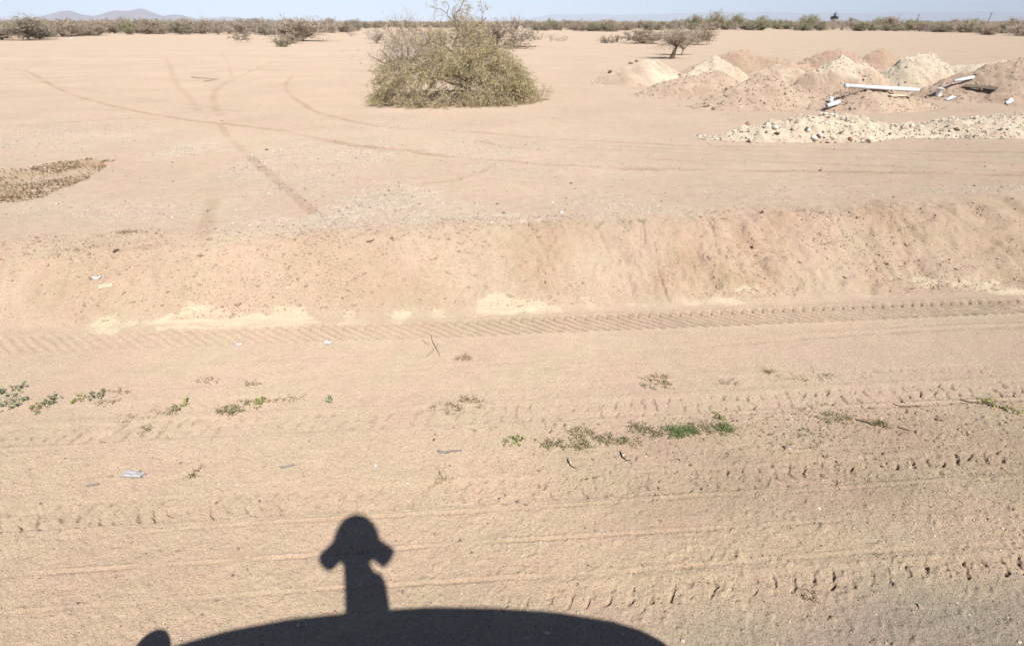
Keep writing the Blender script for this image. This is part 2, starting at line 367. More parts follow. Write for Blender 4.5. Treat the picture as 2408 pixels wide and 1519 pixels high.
def ground_tone(x, y, dk, sh, bank, rightish, res):
    t, s = TS(x, y); C = np.empty(x.shape + (3,))
    fld = sstep(6.6, 7.6, s)
    for i in range(3): C[..., i] = SOIL_VERGE[i] + (SOIL_FIELD[i] - SOIL_VERGE[i]) * fld
    def blend(col, m):
        for i in range(3): C[..., i] += (col[i] - C[..., i]) * m
    k = sh * (0.62 + 0.38 * rightish) * np.clip(0.85 + 0.35 * fbm(x, y, 0.8, 3, 201), 0, 1)
    blend(SOIL_SHOULDER, k)
    blend((0.30, 0.265, 0.225), (0.25 + 0.4 * sstep(0.5, 2.0, t)) * (1 - sstep(1.95, 2.35, s + 0.12 * vnoise(t * 2, s * 2, 205) - 0.10 * sstep(1.5, 3.2, t))))   # grey chip at the road edge
    strip = sh * sstep(-0.3, 1.6, t + 0.4 * vnoise(t * 1.3, s * 1.3, 207)) * sstep(2.5, 3.0, s) * np.clip(0.75 + 0.6 * fbm(x, y, 0.35, 3, 208), 0.2, 1)
    blend((0.395, 0.300, 0.215), 0.66 * strip)
    blend((0.46, 0.325, 0.222), bank * (0.35 + 0.4 * rightish) * np.clip(0.45 + 1.1 * fbm(t, s * 0.6, 0.6, 3, 203), 0, 1))
    cal = caliche(x, y, res); blend(CALICHE, 0.95 * cal)
    grv = patches(x, y, GRV_W, 213, 0.5, 0.75, 0.5)
    sp = np.clip(0.6 + 1.3 * vnoise(x / 0.05, y / 0.05, 215) * np.clip(0.1 / res, 0, 1), 0, 1)
    blend((0.58, 0.50, 0.41), 0.55 * grv * sp)
    far = sstep(7.5, 10, s)
    st = fbm(x * 0.10, y, 1.1, 4, 217, res); blend((0.45, 0.335, 0.25), far * np.clip(0.25 * st, 0, 0.3))
    st = fbm(x * 0.08, y, 2.7, 3, 218, res); blend((0.53, 0.42, 0.325), far * np.clip(0.8 * st, 0, 0.6))
    st = np.clip(fbm(x * 0.05 + y * 0.006, y, 0.55, 2, 219, res) - 0.1, 0, 1) * sstep(6, 14, x) * sstep(9.5, 11, s)
    blend((0.43, 0.30, 0.22), 0.5 * st)
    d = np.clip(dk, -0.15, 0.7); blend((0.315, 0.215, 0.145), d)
    rut = np.zeros_like(x)
    for wd, kk, P in TRACKS_W:
        lo = P.min(0) - 1.5; hi = P.max(0) + 1.5
        idx = np.nonzero((x > lo[0]) & (x < hi[0]) & (y > lo[1]) & (y < hi[1]))[0]
        if not len(idx): continue
        dd = dist_path(x[idx], y[idx], P)
        m = kk * (1 - sstep(0.14, 0.42, dd / wd)) * np.clip(0.75 + 0.6 * vnoise(x[idx] * 1.6, y[idx] * 1.6, 221), 0.25, 1)
        rut[idx] = np.maximum(rut[idx], m)
    blend((0.335, 0.225, 0.150), 0.62 * rut * np.clip(0.85 + 0.5 * fbm(x, y, 0.25, 3, 222, res), 0.4, 1))
    pz = in_poly(x + 0.10 * vnoise(x * 4, y * 4, 223), y + 0.12 * vnoise(x * 4, y * 4, 224), DARKP)
    blend((0.40, 0.29, 0.19), pz * np.clip(0.45 + 1.2 * fbm(x, y, 0.5, 3, 225), 0.1, 0.9))
    return C, rut, pz

def build_ground():
    ang = np.concatenate([np.linspace(-50, 50, 1501), np.linspace(50, 310, 180)[1:-1]]) * math.pi / 180
    ph = np.concatenate([np.linspace(84, 51.5, 50, endpoint=False), np.linspace(51.5, 0.62, 960)]) * math.pi / 180
    r = np.concatenate([EYE / np.tan(ph), np.exp(np.linspace(math.log(EYE / math.tan(ph[-1])), math.log(31000), 60))[1:]])
    R, Aa = np.meshgrid(r, ang, indexing='ij')
    x = (R * np.sin(Aa)).ravel(); y = (R * np.cos(Aa)).ravel()
    dr = np.gradient(r); da = np.gradient(ang); da[0] = da[1]; da[-1] = abs(da[-1])
    res = np.maximum(np.repeat(dr, len(ang)) * 0.6, np.tile(np.abs(da), len(r)) * np.repeat(r, len(ang)))
    z = ground_macro(x, y); dz, dk, sh, bank, ri = ground_detail(x, y, res)
    keep = np.repeat(r, len(ang)) < 60
    z = z + np.where(keep, dz, 0)
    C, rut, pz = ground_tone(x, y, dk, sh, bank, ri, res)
    z = z - 0.018 * rut * keep - 0.02 * pz
    nr, na = len(r), len(ang)
    i = np.arange(nr - 1)[:, None]; j = np.arange(na)[None, :]; j2 = (j + 1) % na
    q = np.stack([i * na + j, (i + 1) * na + j, (i + 1) * na + j2, i * na + j2], -1).reshape(-1, 4)[:, ::-1]
    V = np.stack([x, y, z], 1); V = np.concatenate([V, [[0, 0, 0]]]); C = np.concatenate([C, [C[0]]])
    tri = np.stack([np.full(na, len(V) - 1), np.arange(na), (np.arange(na) + 1) % na], 1)[:, ::-1]
    o = mesh_obj('ground', V, [q, tri], M_SOIL, col=C, smooth=True)
    tag(o, kind='structure')
build_ground()
def gz(x, y):
    """ground height with its small relief"""
    x = np.atleast_1d(np.asarray(x, float)); y = np.atleast_1d(np.asarray(y, float))
    res = np.full(x.shape, 0.012) * np.maximum(1, np.hypot(x, y) / 4)
    return ground_macro(x, y) + ground_detail(x, y, res)[0]

# ------------------------------------------------------------------ loose stones
def rand_rot(rng, n):
    q = rng.normal(size=(n, 4)); q /= np.linalg.norm(q, axis=1, keepdims=True); a, b, c, d = q.T
    return np.stack([np.stack([a*a+b*b-c*c-d*d, 2*(b*c-a*d), 2*(b*d+a*c)], 1), np.stack([2*(b*c+a*d), a*a-b*b+c*c-d*d, 2*(c*d-a*b)], 1), np.stack([2*(b*d-a*c), 2*(c*d+a*b), a*a-b*b-c*c+d*d], 1)], 1)
_g = (1 + 5 ** .5) / 2
ICO_V = np.array([(-1,_g,0),(1,_g,0),(-1,-_g,0),(1,-_g,0),(0,-1,_g),(0,1,_g),(0,-1,-_g),(0,1,-_g),(_g,0,-1),(_g,0,1),(-_g,0,-1),(-_g,0,1)]) / math.sqrt(1 + _g * _g)
ICO_F = np.array([(0,11,5),(0,5,1),(0,1,7),(0,7,10),(0,10,11),(1,5,9),(5,11,4),(11,10,2),(10,7,6),(7,1,8),(3,9,4),(3,4,2),(3,2,6),(3,6,8),(3,8,9),(4,9,5),(2,4,11),(6,2,10),(8,6,7),(9,8,1)])
OCT_V = np.array([(1,0,0),(-1,0,0),(0,1,0),(0,-1,0),(0,0,1),(0,0,-1)], float)
OCT_F = np.array([(0,2,4),(2,1,4),(1,3,4),(3,0,4),(2,0,5),(1,2,5),(3,1,5),(0,3,5)])
def stones(name, P, size, tone, rng, big=False, sink=0.25, parent=None, flat=0.7):
    BV, BF = (ICO_V, ICO_F) if big else (OCT_V, OCT_F)
    n = len(P); k = len(BV)
    V = BV[None] * (1 + rng.normal(0, 0.20, (n, k, 1)))
    V = V * rng.uniform(0.6, 1.25, (n, 1, 3)) * (size[:, None, None] * 0.5)
    V = np.einsum('nij,nkj->nki', rand_rot(rng, n), V); V[..., 2] *= flat
    V = V + P[:, None, :]; V[..., 2] += (size * (0.35 - sink))[:, None]
    Fc = (BF[None] + (np.arange(n) * k)[:, None, None]).reshape(-1, 3)
    C = np.repeat(tone, k, axis=0)
    return mesh_obj(name, V.reshape(-1, 3), Fc, M_STONE, col=C, parent=parent)
def soil_tones(rng, n, mix):
    """mix: list of (weight, rgb)"""
    wts = np.array([m[0] for m in mix], float); idx = rng.choice(len(mix), n, p=wts / wts.sum())
    c = np.array([m[1] for m in mix])[idx]; return c * rng.uniform(0.8, 1.15, (n, 1))
MIX_SHOULDER = [(6, (0.45, 0.335, 0.23)), (2, (0.36, 0.265, 0.185)), (1.2, (0.56, 0.47, 0.37)), (0.3, (0.70, 0.66, 0.60)), (0.8, (0.20, 0.155, 0.125)), (0.5, (0.40, 0.37, 0.33))]
MIX_BANK = [(7, (0.49, 0.36, 0.258)), (2, (0.44, 0.32, 0.225)), (1, (0.56, 0.45, 0.35)), (0.15, (0.33, 0.235, 0.165))]
MIX_WHITE = [(5, (0.60, 0.53, 0.44)), (3, (0.50, 0.41, 0.33)), (1.0, (0.70, 0.66, 0.58)), (1.3, (0.40, 0.37, 0.33)), (0.7, (0.27, 0.20, 0.16))]
MIX_PINK = [(6, (0.50, 0.36, 0.27)), (2, (0.42, 0.28, 0.20)), (1.5, (0.62, 0.54, 0.45)), (0.8, (0.28, 0.18, 0.12))]

def scatter_ground():
    rng = np.random.default_rng(5)
    def put(name, t, s, size, mix, big, label, cat='stones', sink=0.25):
        x, y = XY(t, s); P = np.stack([x, y, gz(x, y)], 1)
        o = stones(name, P, size, soil_tones(rng, len(P), mix), rng, big, sink)
        tag(o, label, cat, kind='stuff')
    n = 70000; t = rng.uniform(-5, 6, n); s = rng.uniform(1.5, 3.9, n)
    keep = rng.random(n) < 0.30 + 0.7 * sstep(-1.5, 2.5, t) * np.clip(0.7 + 0.6 * vnoise(t, s, 301), 0.2, 1); t, s = t[keep], s[keep]
    put('loose_grit', t, s, 0.0050 + 0.0075 * rng.random(len(t)) ** 3 + 0.02 * rng.random(len(t)) ** 40, MIX_SHOULDER, False, 'loose grit and pebbles scattered over the rough darker road shoulder', 'grit')
    n = 5200; t = rng.uniform(-0.5, 6.5, n); s = 2.9 + 0.95 * rng.random(n) ** 0.6; keep = rng.random(n) < sstep(-0.6, 2.2, t) * np.clip(0.5 + 1.0 * fbm(t, s, 0.5, 3, 302), 0.05, 1); t, s = t[keep], s[keep]
    put('soil_clods', t, s, 0.009 + 0.020 * rng.random(len(t)) ** 3, [(4, (0.41, 0.30, 0.21)), (3, (0.32, 0.235, 0.165)), (1.2, (0.22, 0.165, 0.125))], True, 'dark crumbly clods in the churned greyish strip at the right of the shoulder', 'clods')
    n = 9000; t = rng.uniform(-7, 8, n); s = rng.uniform(3.9, 5.75, n); keep = rng.random(n) < 0.35; t, s = t[keep], s[keep]
    put('fine_pebbles', t, s, 0.005 + 0.010 * rng.random(len(t)) ** 4, MIX_BANK, False, 'sparse fine pebbles on the smooth strip between the tyre prints', 'pebbles')
    n = 60000; t = rng.uniform(-8, 9, n); s = rng.uniform(5.85, 7.5, n)
    dens = np.clip(0.35 + 1.0 * fbm(t * 1.4, s * 0.8, 0.9, 3, 303) * 1.3 + 0.25 * sstep(1, 4, t), 0.03, 1); keep = rng.random(n) < dens; t, s = t[keep], s[keep]
    put('bank_clods', t, s, 0.009 + 0.018 * rng.random(len(t)) ** 3 + 0.045 * rng.random(len(t)) ** 30, MIX_BANK, False, 'crumbled clods and small stones strewn down the face of the earth bank', 'clods')
    # gravel patches out on the field
    T, S, K = [], [], []
    for cx, cy, rx, ry, k in GRV_W:
        m = int(np.clip(1700 * k * rx * ry / 0.5, 300, 6000)); a = rng.uniform(0, 2 * math.pi, m); r = np.sqrt(rng.random(m)) * 1.15
        x = cx + rx * r * np.cos(a); y = cy + ry * r * np.sin(a); keep = rng.random(m) < np.clip(1.15 - r * 0.7 + 0.7 * fbm(x, y, 0.45, 3, 305), 0, 1)
        tt, ss = TS(x[keep], y[keep]); ok = ss > 6.9; T.append(tt[ok]); S.append(ss[ok])
    T = np.concatenate(T); S = np.concatenate(S)
    put('pale_gravel', T, S, 0.010 + 0.019 * rng.random(len(T)) ** 2.5 + 0.03 * rng.random(len(T)) ** 50, MIX_WHITE, False, 'pale gravel spread in patches on the near part of the field', 'gravel')
    n = 7000; t = rng.uniform(-14, 15, n); s = 7.3 + 14 * rng.random(n) ** 1.6
    put('field_pebbles', t, s, 0.012 + 0.022 * rng.random(n) ** 4 + 0.04 * rng.random(n) ** 40, MIX_PINK, False, 'scattered single pebbles over the open sandy field', 'pebbles')
    # brown chaff in the patch at the left
    lo = DARKP.min(0); hi = DARKP.max(0); n = 16000
    x = rng.uniform(max(lo[0], -14), hi[0], n); y = rng.uniform(lo[1], hi[1], n)
    ok = in_poly(x, y, DARKP) & (rng.random(n) < np.clip(0.5 + 1.1 * fbm(x, y, 0.6, 3, 307), 0.08, 1)); t, s = TS(x[ok], y[ok])
    put('brown_mulch', t, s, 0.016 + 0.030 * rng.random(len(t)) ** 2, [(5, (0.25, 0.175, 0.095)), (4, (0.34, 0.25, 0.15)), (4, (0.52, 0.40, 0.29)), (1, (0.16, 0.11, 0.06))], False, 'dark brown dry mulch spread in a pointed patch at the left of the field', 'mulch', 0.15)
scatter_ground()

# ------------------------------------------------------------------ spoil heaps
# u centre of the crest, u left, u right, v of the front foot, v of the crest, pale share, rough, name, label
HEAPS = [
    ('dirt_heap', 1520, 1385, 1640, 204, 139, 0.75, 0.5, 'broad dirt heap with a pale right side and dark clods along its left edge'),
    ('dirt_heap', 1665, 1485, 1800, 235, 168, 0.05, 1.0, 'low pink dirt heap in front of the broad pale one, dark clods at its foot'),
    ('gravel_heap', 1685, 1575, 1800, 206, 133, 0.95, 0.7, 'pale gravel heap with a sharp white top behind the low pink heap'),
    ('dirt_heap', 1800, 1625, 1950, 262, 177, 0.04, 1.2, 'largest pink dirt heap, a smooth cone with clods on its left flank'),
    ('dirt_heap', 1830, 1735, 1935, 206, 148, 0.15, 0.6, 'small pink dirt heap just behind the largest cone'),
    ('dirt_ridge', 1730, 1600, 1960, 180, 116, 0.0, 0.7, 'long reddish dirt ridge at the back of the heaps near the small tree'),
    ('dirt_ridge', 1960, 1860, 2080, 174, 113, 0.0, 0.8, 'reddish dirt ridge at the back, behind the white topped heap'),
    ('dirt_heap', 2065, 1995, 2150, 166, 116, 0.0, 0.3, 'smooth reddish dirt mound furthest back among the heaps'),
    ('gravel_heap', 1985, 1870, 2130, 224, 133, 0.45, 1.3, 'dirt heap with a white gravel crown behind the long white pipe'),
    ('gravel_heap', 2190, 2040, 2290, 206, 122, 0.85, 1.4, 'tall pale gravel heap with a flat sloping top and dark clods below'),
    ('gravel_heap', 2330, 2215, 2490, 184, 141, 1.0, 0.4, 'low white gravel bank at the far right behind the pink heap'),
    ('dirt_heap', 2440, 2190, 2680, 250, 140, 0.02, 1.1, 'wide pink dirt heap running out of the picture at the right'),
    ('dirt_heap', 2035, 1885, 2215, 266, 197, 0.02, 1.0, 'uneven pink dirt heap that the long white pipe lies across'),
    ('rubble_row', 1930, 1660, 2125, 337, 267, 0.85, 2.0, 'nearest row of pale rubble with large stones, in front of the pink heaps'),
    ('rubble_row', 2200, 2060, 2360, 326, 291, 0.95, 1.2, 'thin middle stretch of white gravel joining the two rubble rows'),
    ('rubble_row', 2420, 2150, 2640, 327, 264, 0.95, 1.4, 'white gravel row with dark clods, leaving the picture at the right'),
]
M_HEAP = M_SOIL
HEAP_SHAPES = []
def heap_shape(i, x, y):
    cx, cy, rx, ry, H, rough, sd, row = HEAP_SHAPES[i]
    wx = 0.46 * fbm(x, y, 1.3, 4, sd + 31); wy = 0.46 * fbm(x, y, 1.3, 4, sd + 47)
    dx = (x - cx) / np.where(x < cx, rx[0], rx[1]) + wx * 0.55; dy = (y - cy) / ry + wy * 0.55
    rng = np.random.default_rng(sd); best = np.full(np.shape(x), -0.25)
    lobes = [(0, 0, 1.0, 1.0)] + [(rng.uniform(-.55, .55), rng.uniform(-.35, .35), rng.uniform(.45, .65), rng.uniform(.45, .85)) for _ in range(3 if not row else 5)]
    for ox, oy, sz, hh in lobes:
        d = np.sqrt(((dx - ox) / sz) ** 2 + ((dy - oy) / sz) ** 2); k = 1 - d
        p = np.where(k > 0, (0.45 * np.clip(k, 0, 1) + 0.55 * (1 - np.clip(d, 0, 1) ** 1.7) ** (1.15 if not row else 0.85)) * hh, k * hh)
        if (ox, oy) != (0, 0): p = np.where(k > 0, p, -0.25)
        h = np.clip(0.10 - np.abs(p - best), 0, 1) / 0.10; best = np.maximum(best, p) + h * h * 0.025
    return H * best * (1 + 0.10 * fbm(x, y, 0.45, 3, sd + 5))
for i, (nm, uc, u0, u1, vb, vt, pale, rough, label) in enumerate(HEAPS):
    row = nm in ('rubble_row', 'dirt_ridge')
    Pf = at(uc, vb); dep = Pf.y * math.cos(PITCH) - (Pf.z - EYE) * math.sin(PITCH)
    rl, rr = (uc - u0) / F * dep, (u1 - uc) / F * dep
    ry = min(0.62 * (rl + rr) * 0.5, 1.9) if not row else min(0.8, 0.35 * (rl + rr))
    cy = Pf.y + ry * 0.95; sc = (cy / Pf.y); d = ray(uc, vt); zt = EYE + d[2] * cy / d[1]
    x0 = d[0] * cy / d[1]; z0 = float(ground_macro(x0, cy)); H = max(0.12, zt - z0)
    HEAP_SHAPES.append((x0, cy, (rl * sc, rr * sc), ry, H, rough, 400 + 13 * i, row))
def surf_all(x, y):
    z = ground_macro(x, y)
    for i in range(len(HEAP_SHAPES)):
        z = np.maximum(z, ground_macro(x, y) + heap_shape(i, x, y))
    return z
def build_heaps():
    for i, (nm, uc, u0, u1, vb, vt, pale, rough, label) in enumerate(HEAPS):
        cx, cy, rx, ry, H, _, sd, row = HEAP_SHAPES[i]; rng = np.random.default_rng(sd)
        na, nr = 220, 90
        a = np.linspace(0, 2 * math.pi, na, endpoint=False); r = np.linspace(0, 1.32, nr) ** 0.9
        R, A = np.meshgrid(r, a, indexing='ij'); x = cx + R * np.cos(A) * np.where(np.cos(A) < 0, rx[0], rx[1]); y = cy + R * np.sin(A) * ry
        x = x.ravel(); y = y.ravel(); hs = heap_shape(i, x, y)
        on = sstep(-0.02, 0.15, hs / H)
        hz = hs + on * (0.045 * fbm(x, y, 0.22, 4, sd + 1) + 0.09 * rough * np.clip(fbm(x, y, 0.14, 2, sd + 2) - 0.22, 0, 1))
        hz = hz - 0.05 * on * np.clip(vnoise((x - cx) / 0.35, (y - cy) * 0.3, sd + 3), 0, 1) ** 2
        z = ground_macro(x, y) + hz - 0.02
        tip = hs / H
        m = np.clip(pale * 1.5 - 0.35 + 1.1 * fbm(x, y, 0.7, 5, sd + 4) + (0.5 * (tip - 0.4) if 0.3 < pale < 0.9 else 0), 0, 1) * (pale > 0.03)
        if i == 0: m = m * sstep(-0.55, 0.15, (x - cx) / rx[0] + 0.3 * fbm(x, y, 0.8, 3, 7))
        if i == 8: m = sstep(0.50, 0.72, tip + 0.25 * fbm(x, y, 0.5, 3, 77)) * 0.95
        base = np.array((0.525, 0.405, 0.310)) if 'ridge' not in nm else np.array((0.50, 0.37, 0.275))
        if i == 7: base = np.array((0.495, 0.36, 0.265))
        C = base[None] * (1 + 0.10 * fbm(x, y, 0.4, 3, sd + 6))[:, None]
        C = C + (np.array((0.655, 0.565, 0.445))[None] - C) * m[:, None]
        ii = np.arange(nr - 1)[:, None]; jj = np.arange(na)[None]; j2 = (jj + 1) % na
        q = np.stack([ii * na + jj, (ii + 1) * na + jj, (ii + 1) * na + j2, ii * na + j2], -1).reshape(-1, 4)
        t = thing(nm, label, 'heap' if 'row' not in nm else 'rubble', (cx, cy, float(ground_macro(cx, cy))), group='spoil heaps at the right of the field')
        o0 = np.array((cx, cy, float(ground_macro(cx, cy))))
        mesh_obj('soil', np.stack([x, y, z], 1) - o0, q, M_HEAP, parent=t, col=C, smooth=True)
        # clods and stones lying in it
        n = int(800 * rough * (rx[0] + rx[1]) * ry / 2.2); n = min(max(n, 200), 4200)
        aa = rng.uniform(0, 2 * math.pi, n); rr = np.sqrt(rng.random(n)) * 1.12
        px = cx + rr * np.cos(aa) * np.where(np.cos(aa) < 0, rx[0], rx[1]); py = cy + rr * np.sin(aa) * ry
        h2 = heap_shape(i, px, py); ok = h2 > -0.05 * H; h2 = np.maximum(h2, 0); px, py, h2 = px[ok], py[ok], h2[ok]; n = len(px)
        big = 0.085 if nm == 'rubble_row' else 0.075
        size = 0.016 + 0.030 * rng.random(n) ** 3 + big * rough * 0.6 * rng.random(n) ** 30
        mix = [(7, (0.51, 0.38, 0.285)), (2.5, (0.42, 0.30, 0.22)), (0.55, (0.27, 0.18, 0.125)), (0.9, (0.62, 0.54, 0.45))]
        if pale > 0.3: mix = [(6, (0.66, 0.58, 0.47)), (2.5, (0.57, 0.46, 0.36)), (1.8, (0.74, 0.70, 0.62)), (0.7, (0.40, 0.27, 0.19)), (0.35, (0.25, 0.17, 0.12))]
        s = stones('clods', np.stack([px, py, ground_macro(px, py) + h2], 1) - o0, size, soil_tones(rng, n, mix), rng, True, 0.12, parent=t, flat=0.8)
        s['kind'] = 'stuff'
build_heaps()

# ------------------------------------------------------------------ plants
def tubes(polys, sides=4):
    """polys: list of (points (k,3), radii (k,)) -> vertices, quads"""
    VV, QQ, off = [], [], 0
    for P, r in polys:
        P = np.asarray(P, float); r = np.asarray(r, float); k = len(P)
        T = np.gradient(P, axis=0); T /= np.linalg.norm(T, axis=1, keepdims=True) + 1e-9
        ref = np.array([0.31, 0.77, 0.55]); U = np.cross(T, ref); U /= np.linalg.norm(U, axis=1, keepdims=True) + 1e-9; W = np.cross(T, U)
        a = np.linspace(0, 2 * math.pi, sides, endpoint=False)
        R = P[:, None] + r[:, None, None] * (np.cos(a)[None, :, None] * U[:, None] + np.sin(a)[None, :, None] * W[:, None])
        VV.append(R.reshape(-1, 3))
        i = np.arange(k - 1)[:, None]; j = np.arange(sides)[None]; j2 = (j + 1) % sides
        QQ.append(np.stack([i * sides + j, i * sides + j2, (i + 1) * sides + j2, (i + 1) * sides + j], -1).reshape(-1, 4) + off); off += k * sides
    return np.concatenate(VV), np.concatenate(QQ)
def leaves(P, D, Ln, Wd, rng, fold=0.25, roll=None):
    """diamond leaves with a crease: base, two sides, tip"""
    n = len(P); D = D / (np.linalg.norm(D, axis=1, keepdims=True) + 1e-9)
    ref = rng.normal(size=(n, 3)); ref[:, 2] += 0.3
    S = np.cross(D, ref); S /= np.linalg.norm(S, axis=1, keepdims=True) + 1e-9; N = np.cross(S, D)
    L = Ln[:, None]; Wh = Wd[:, None] * 0.5
    m = P + D * L * 0.55 + N * fold * Wh
    V = np.stack([P, m - S * Wh - N * fold * Wh * 2, P + D * L, m + S * Wh - N * fold * Wh * 2], 1).reshape(-1, 3)
    return V, np.arange(n * 4).reshape(-1, 4)
def branch(rng, p, d, length, r, n=7, wob=0.25, droop=0.0, up=0.0):
    P = [np.array(p, float)]; d = np.array(d, float); d /= np.linalg.norm(d)
    st = length / (n - 1)
    for k in range(n - 1):
        d = d + rng.normal(0, wob, 3) * 0.5; d[2] += (up - droop) * (k + 1) / n; d /= np.linalg.norm(d)
        P.append(P[-1] + d * st)
    return np.array(P), r * np.linspace(1, 0.35, n), d
def tone_n(rng, n, cols, sd=0.14):
    c = np.array(cols)[rng.integers(0, len(cols), n)]; return c * np.clip(rng.normal(1, sd, (n, 1)), 0.55, 1.5)
M_BARK = mat('weathered_bark', (0.20, 0.155, 0.12), 0.95, 0.1, vary=0.35, vscale=14, bump=0.004, bscale=50)
M_TWIG = mat('dry_twigs', (1, 1, 1), 0.95, 0.1, tone=True)
M_LEAF = mat('dusty_leaves', (1, 1, 1), 0.75, 0.2, tone=True, transl=0.30)

STYLES = {   # twig tones, leaf tones, share of leaves
    'olive': ([(0.52, 0.44, 0.345), (0.42, 0.34, 0.265)], [(0.43, 0.375, 0.265), (0.50, 0.44, 0.31), (0.35, 0.31, 0.22)], 0.8),
    'brown': ([(0.56, 0.455, 0.365), (0.46, 0.37, 0.295)], [(0.53, 0.43, 0.31), (0.45, 0.365, 0.265)], 0.5),
    'green': ([(0.47, 0.405, 0.29), (0.39, 0.335, 0.24)], [(0.42, 0.39, 0.235), (0.48, 0.44, 0.275), (0.35, 0.33, 0.20)], 1.0),
    'bare': ([(0.50, 0.405, 0.34), (0.40, 0.32, 0.265), (0.57, 0.475, 0.40)], [(0.48, 0.38, 0.28)], 0.12),
}
def shrub_parts(seed, style, H=1.0, W=1.2, detail=1.0, trunk=0.0, leaf=0.06, vase=False, twig_r=0.006):
    """a unit bush: returns (branch polys, twig polys, leaf arrays)"""
    rng = np.random.default_rng(seed); tw_c, lf_c, share = STYLES[style]
    ns = int((9 if trunk == 0 else 6) * (1 if detail < 1.5 else 1.3)); limbs, twigs, LP, LD = [], [], [], []
    base = np.zeros(3)
    if trunk > 0:
        lean = rng.normal(0, 0.12, 2)
        T, r, d = branch(rng, (0, 0, -0.05), (lean[0], lean[1], 1), trunk * H + 0.05, 0.045 * H + 0.01, 6, 0.15); limbs.append((T, r * 1.0)); base = T[-1]
    for k in range(ns):
        a = 2 * math.pi * (k + rng.uniform(-0.3, 0.3)) / ns; tilt = rng.uniform(0.15, 1.25) if not vase else rng.uniform(0.15, 0.75)
        d = np.array([math.cos(a) * math.sin(tilt) * W * 0.62, math.sin(a) * math.sin(tilt) * W * 0.62, max(0.10, math.cos(tilt)) * (1 - trunk) * H])
        Ln = np.linalg.norm(d) * rng.uniform(0.8, 1.05)
        B, r, dd = branch(rng, base, d, Ln, (0.014 + 0.01 * rng.random()) * H, 8, 0.30, 0.0, 0.06); limbs.append((B, r))
        nt_ = int(rng.integers(7, 11) * detail)
        for q in range(nt_):
            f = rng.uniform(0.25, 1.0); i = int(f * 7); p = B[min(i, 7)]
            td = dd + rng.normal(0, 0.75, 3); td[2] += 0.25
            T2, r2, d2 = branch(rng, p, td, rng.uniform(0.22, 0.45) * H, twig_r * H, 5, 0.45, 0.0, 0.1); twigs.append((T2, r2))
            for z in range(3):
                p2 = T2[rng.integers(1, 5)]; T3, r3, d3 = branch(rng, p2, d2 + rng.normal(0, 0.8, 3), rng.uniform(0.10, 0.24) * H, twig_r * 0.6 * H, 4, 0.4); twigs.append((T3, r3))
                m = int(12 * share * rng.uniform(0.5, 1.4))
                if m:
                    LP.append(T3[rng.integers(0, 4, m)] + rng.normal(0, 0.035 * H, (m, 3))); LD.append(rng.normal(0, 1, (m, 3)) + d3 * 0.8)
    P = np.concatenate(LP) if LP else np.zeros((1, 3)); D = np.concatenate(LD) if LD else np.ones((1, 3))
    P[:, 2] = np.maximum(P[:, 2], 0.02)
    LV, LF = leaves(P, D, leaf * rng.uniform(0.6, 1.4, len(P)), leaf * 0.5 * rng.uniform(0.6, 1.3, len(P)), rng)
    LC = np.repeat(tone_n(rng, len(P), lf_c), 4, axis=0)
    return limbs, twigs, (LV, LF, LC), rng, tw_c
def one_mesh_shrub(name, seed, style, link=True, **kw):
    limbs, twigs, (LV, LF, LC), rng, tc = shrub_parts(seed, style, **kw)
    BV, BQ = tubes(limbs, 4); TV, TQ = tubes(twigs, 3)
    V = np.concatenate([BV, TV, LV]); Fq = np.concatenate([BQ, TQ + len(BV), LF + len(BV) + len(TV)])
    C = np.concatenate([np.tile(np.array(tc[-1]) * 0.9, (len(BV), 1)), np.repeat(tone_n(rng, len(twigs), tc), [len(p[0]) * 3 for p in twigs], axis=0), LC])
    fm = np.concatenate([np.zeros(len(BQ) + len(TQ)), np.ones(len(LF))])
    return mesh_obj(name, V, Fq, [M_TWIG, M_LEAF], col=C, fmat=fm, link=link)
def part_shrub(root, seed, style, **kw):
    """trunk, twigs and foliage as parts under root"""
    limbs, twigs, (LV, LF, LC), rng, tc = shrub_parts(seed, style, **kw)
    if root.location.y > 45:
        V, Q = tubes(limbs + twigs, 4); mesh_obj('branches', V, Q, M_TWIG, root, col=np.repeat(np.concatenate([np.tile(np.array(tc[-1]) * 0.8, (len(limbs), 1)), tone_n(rng, len(twigs), tc)]), [len(p[0]) * 4 for p in limbs + twigs], axis=0))
        if len(LF) > 20: mesh_obj('foliage', LV, LF, M_LEAF, root, col=LC)
        return
    BV, BQ = tubes(limbs, 6); mesh_obj('trunk', BV, BQ, M_BARK, root, smooth=True)
    TV, TQ = tubes(twigs, 3); mesh_obj('twigs', TV, TQ, M_TWIG, root, col=np.repeat(tone_n(rng, len(twigs), tc), [len(p[0]) * 3 for p in twigs], axis=0))
    if len(LF) > 20: mesh_obj('foliage', LV, LF, M_LEAF, root, col=LC)

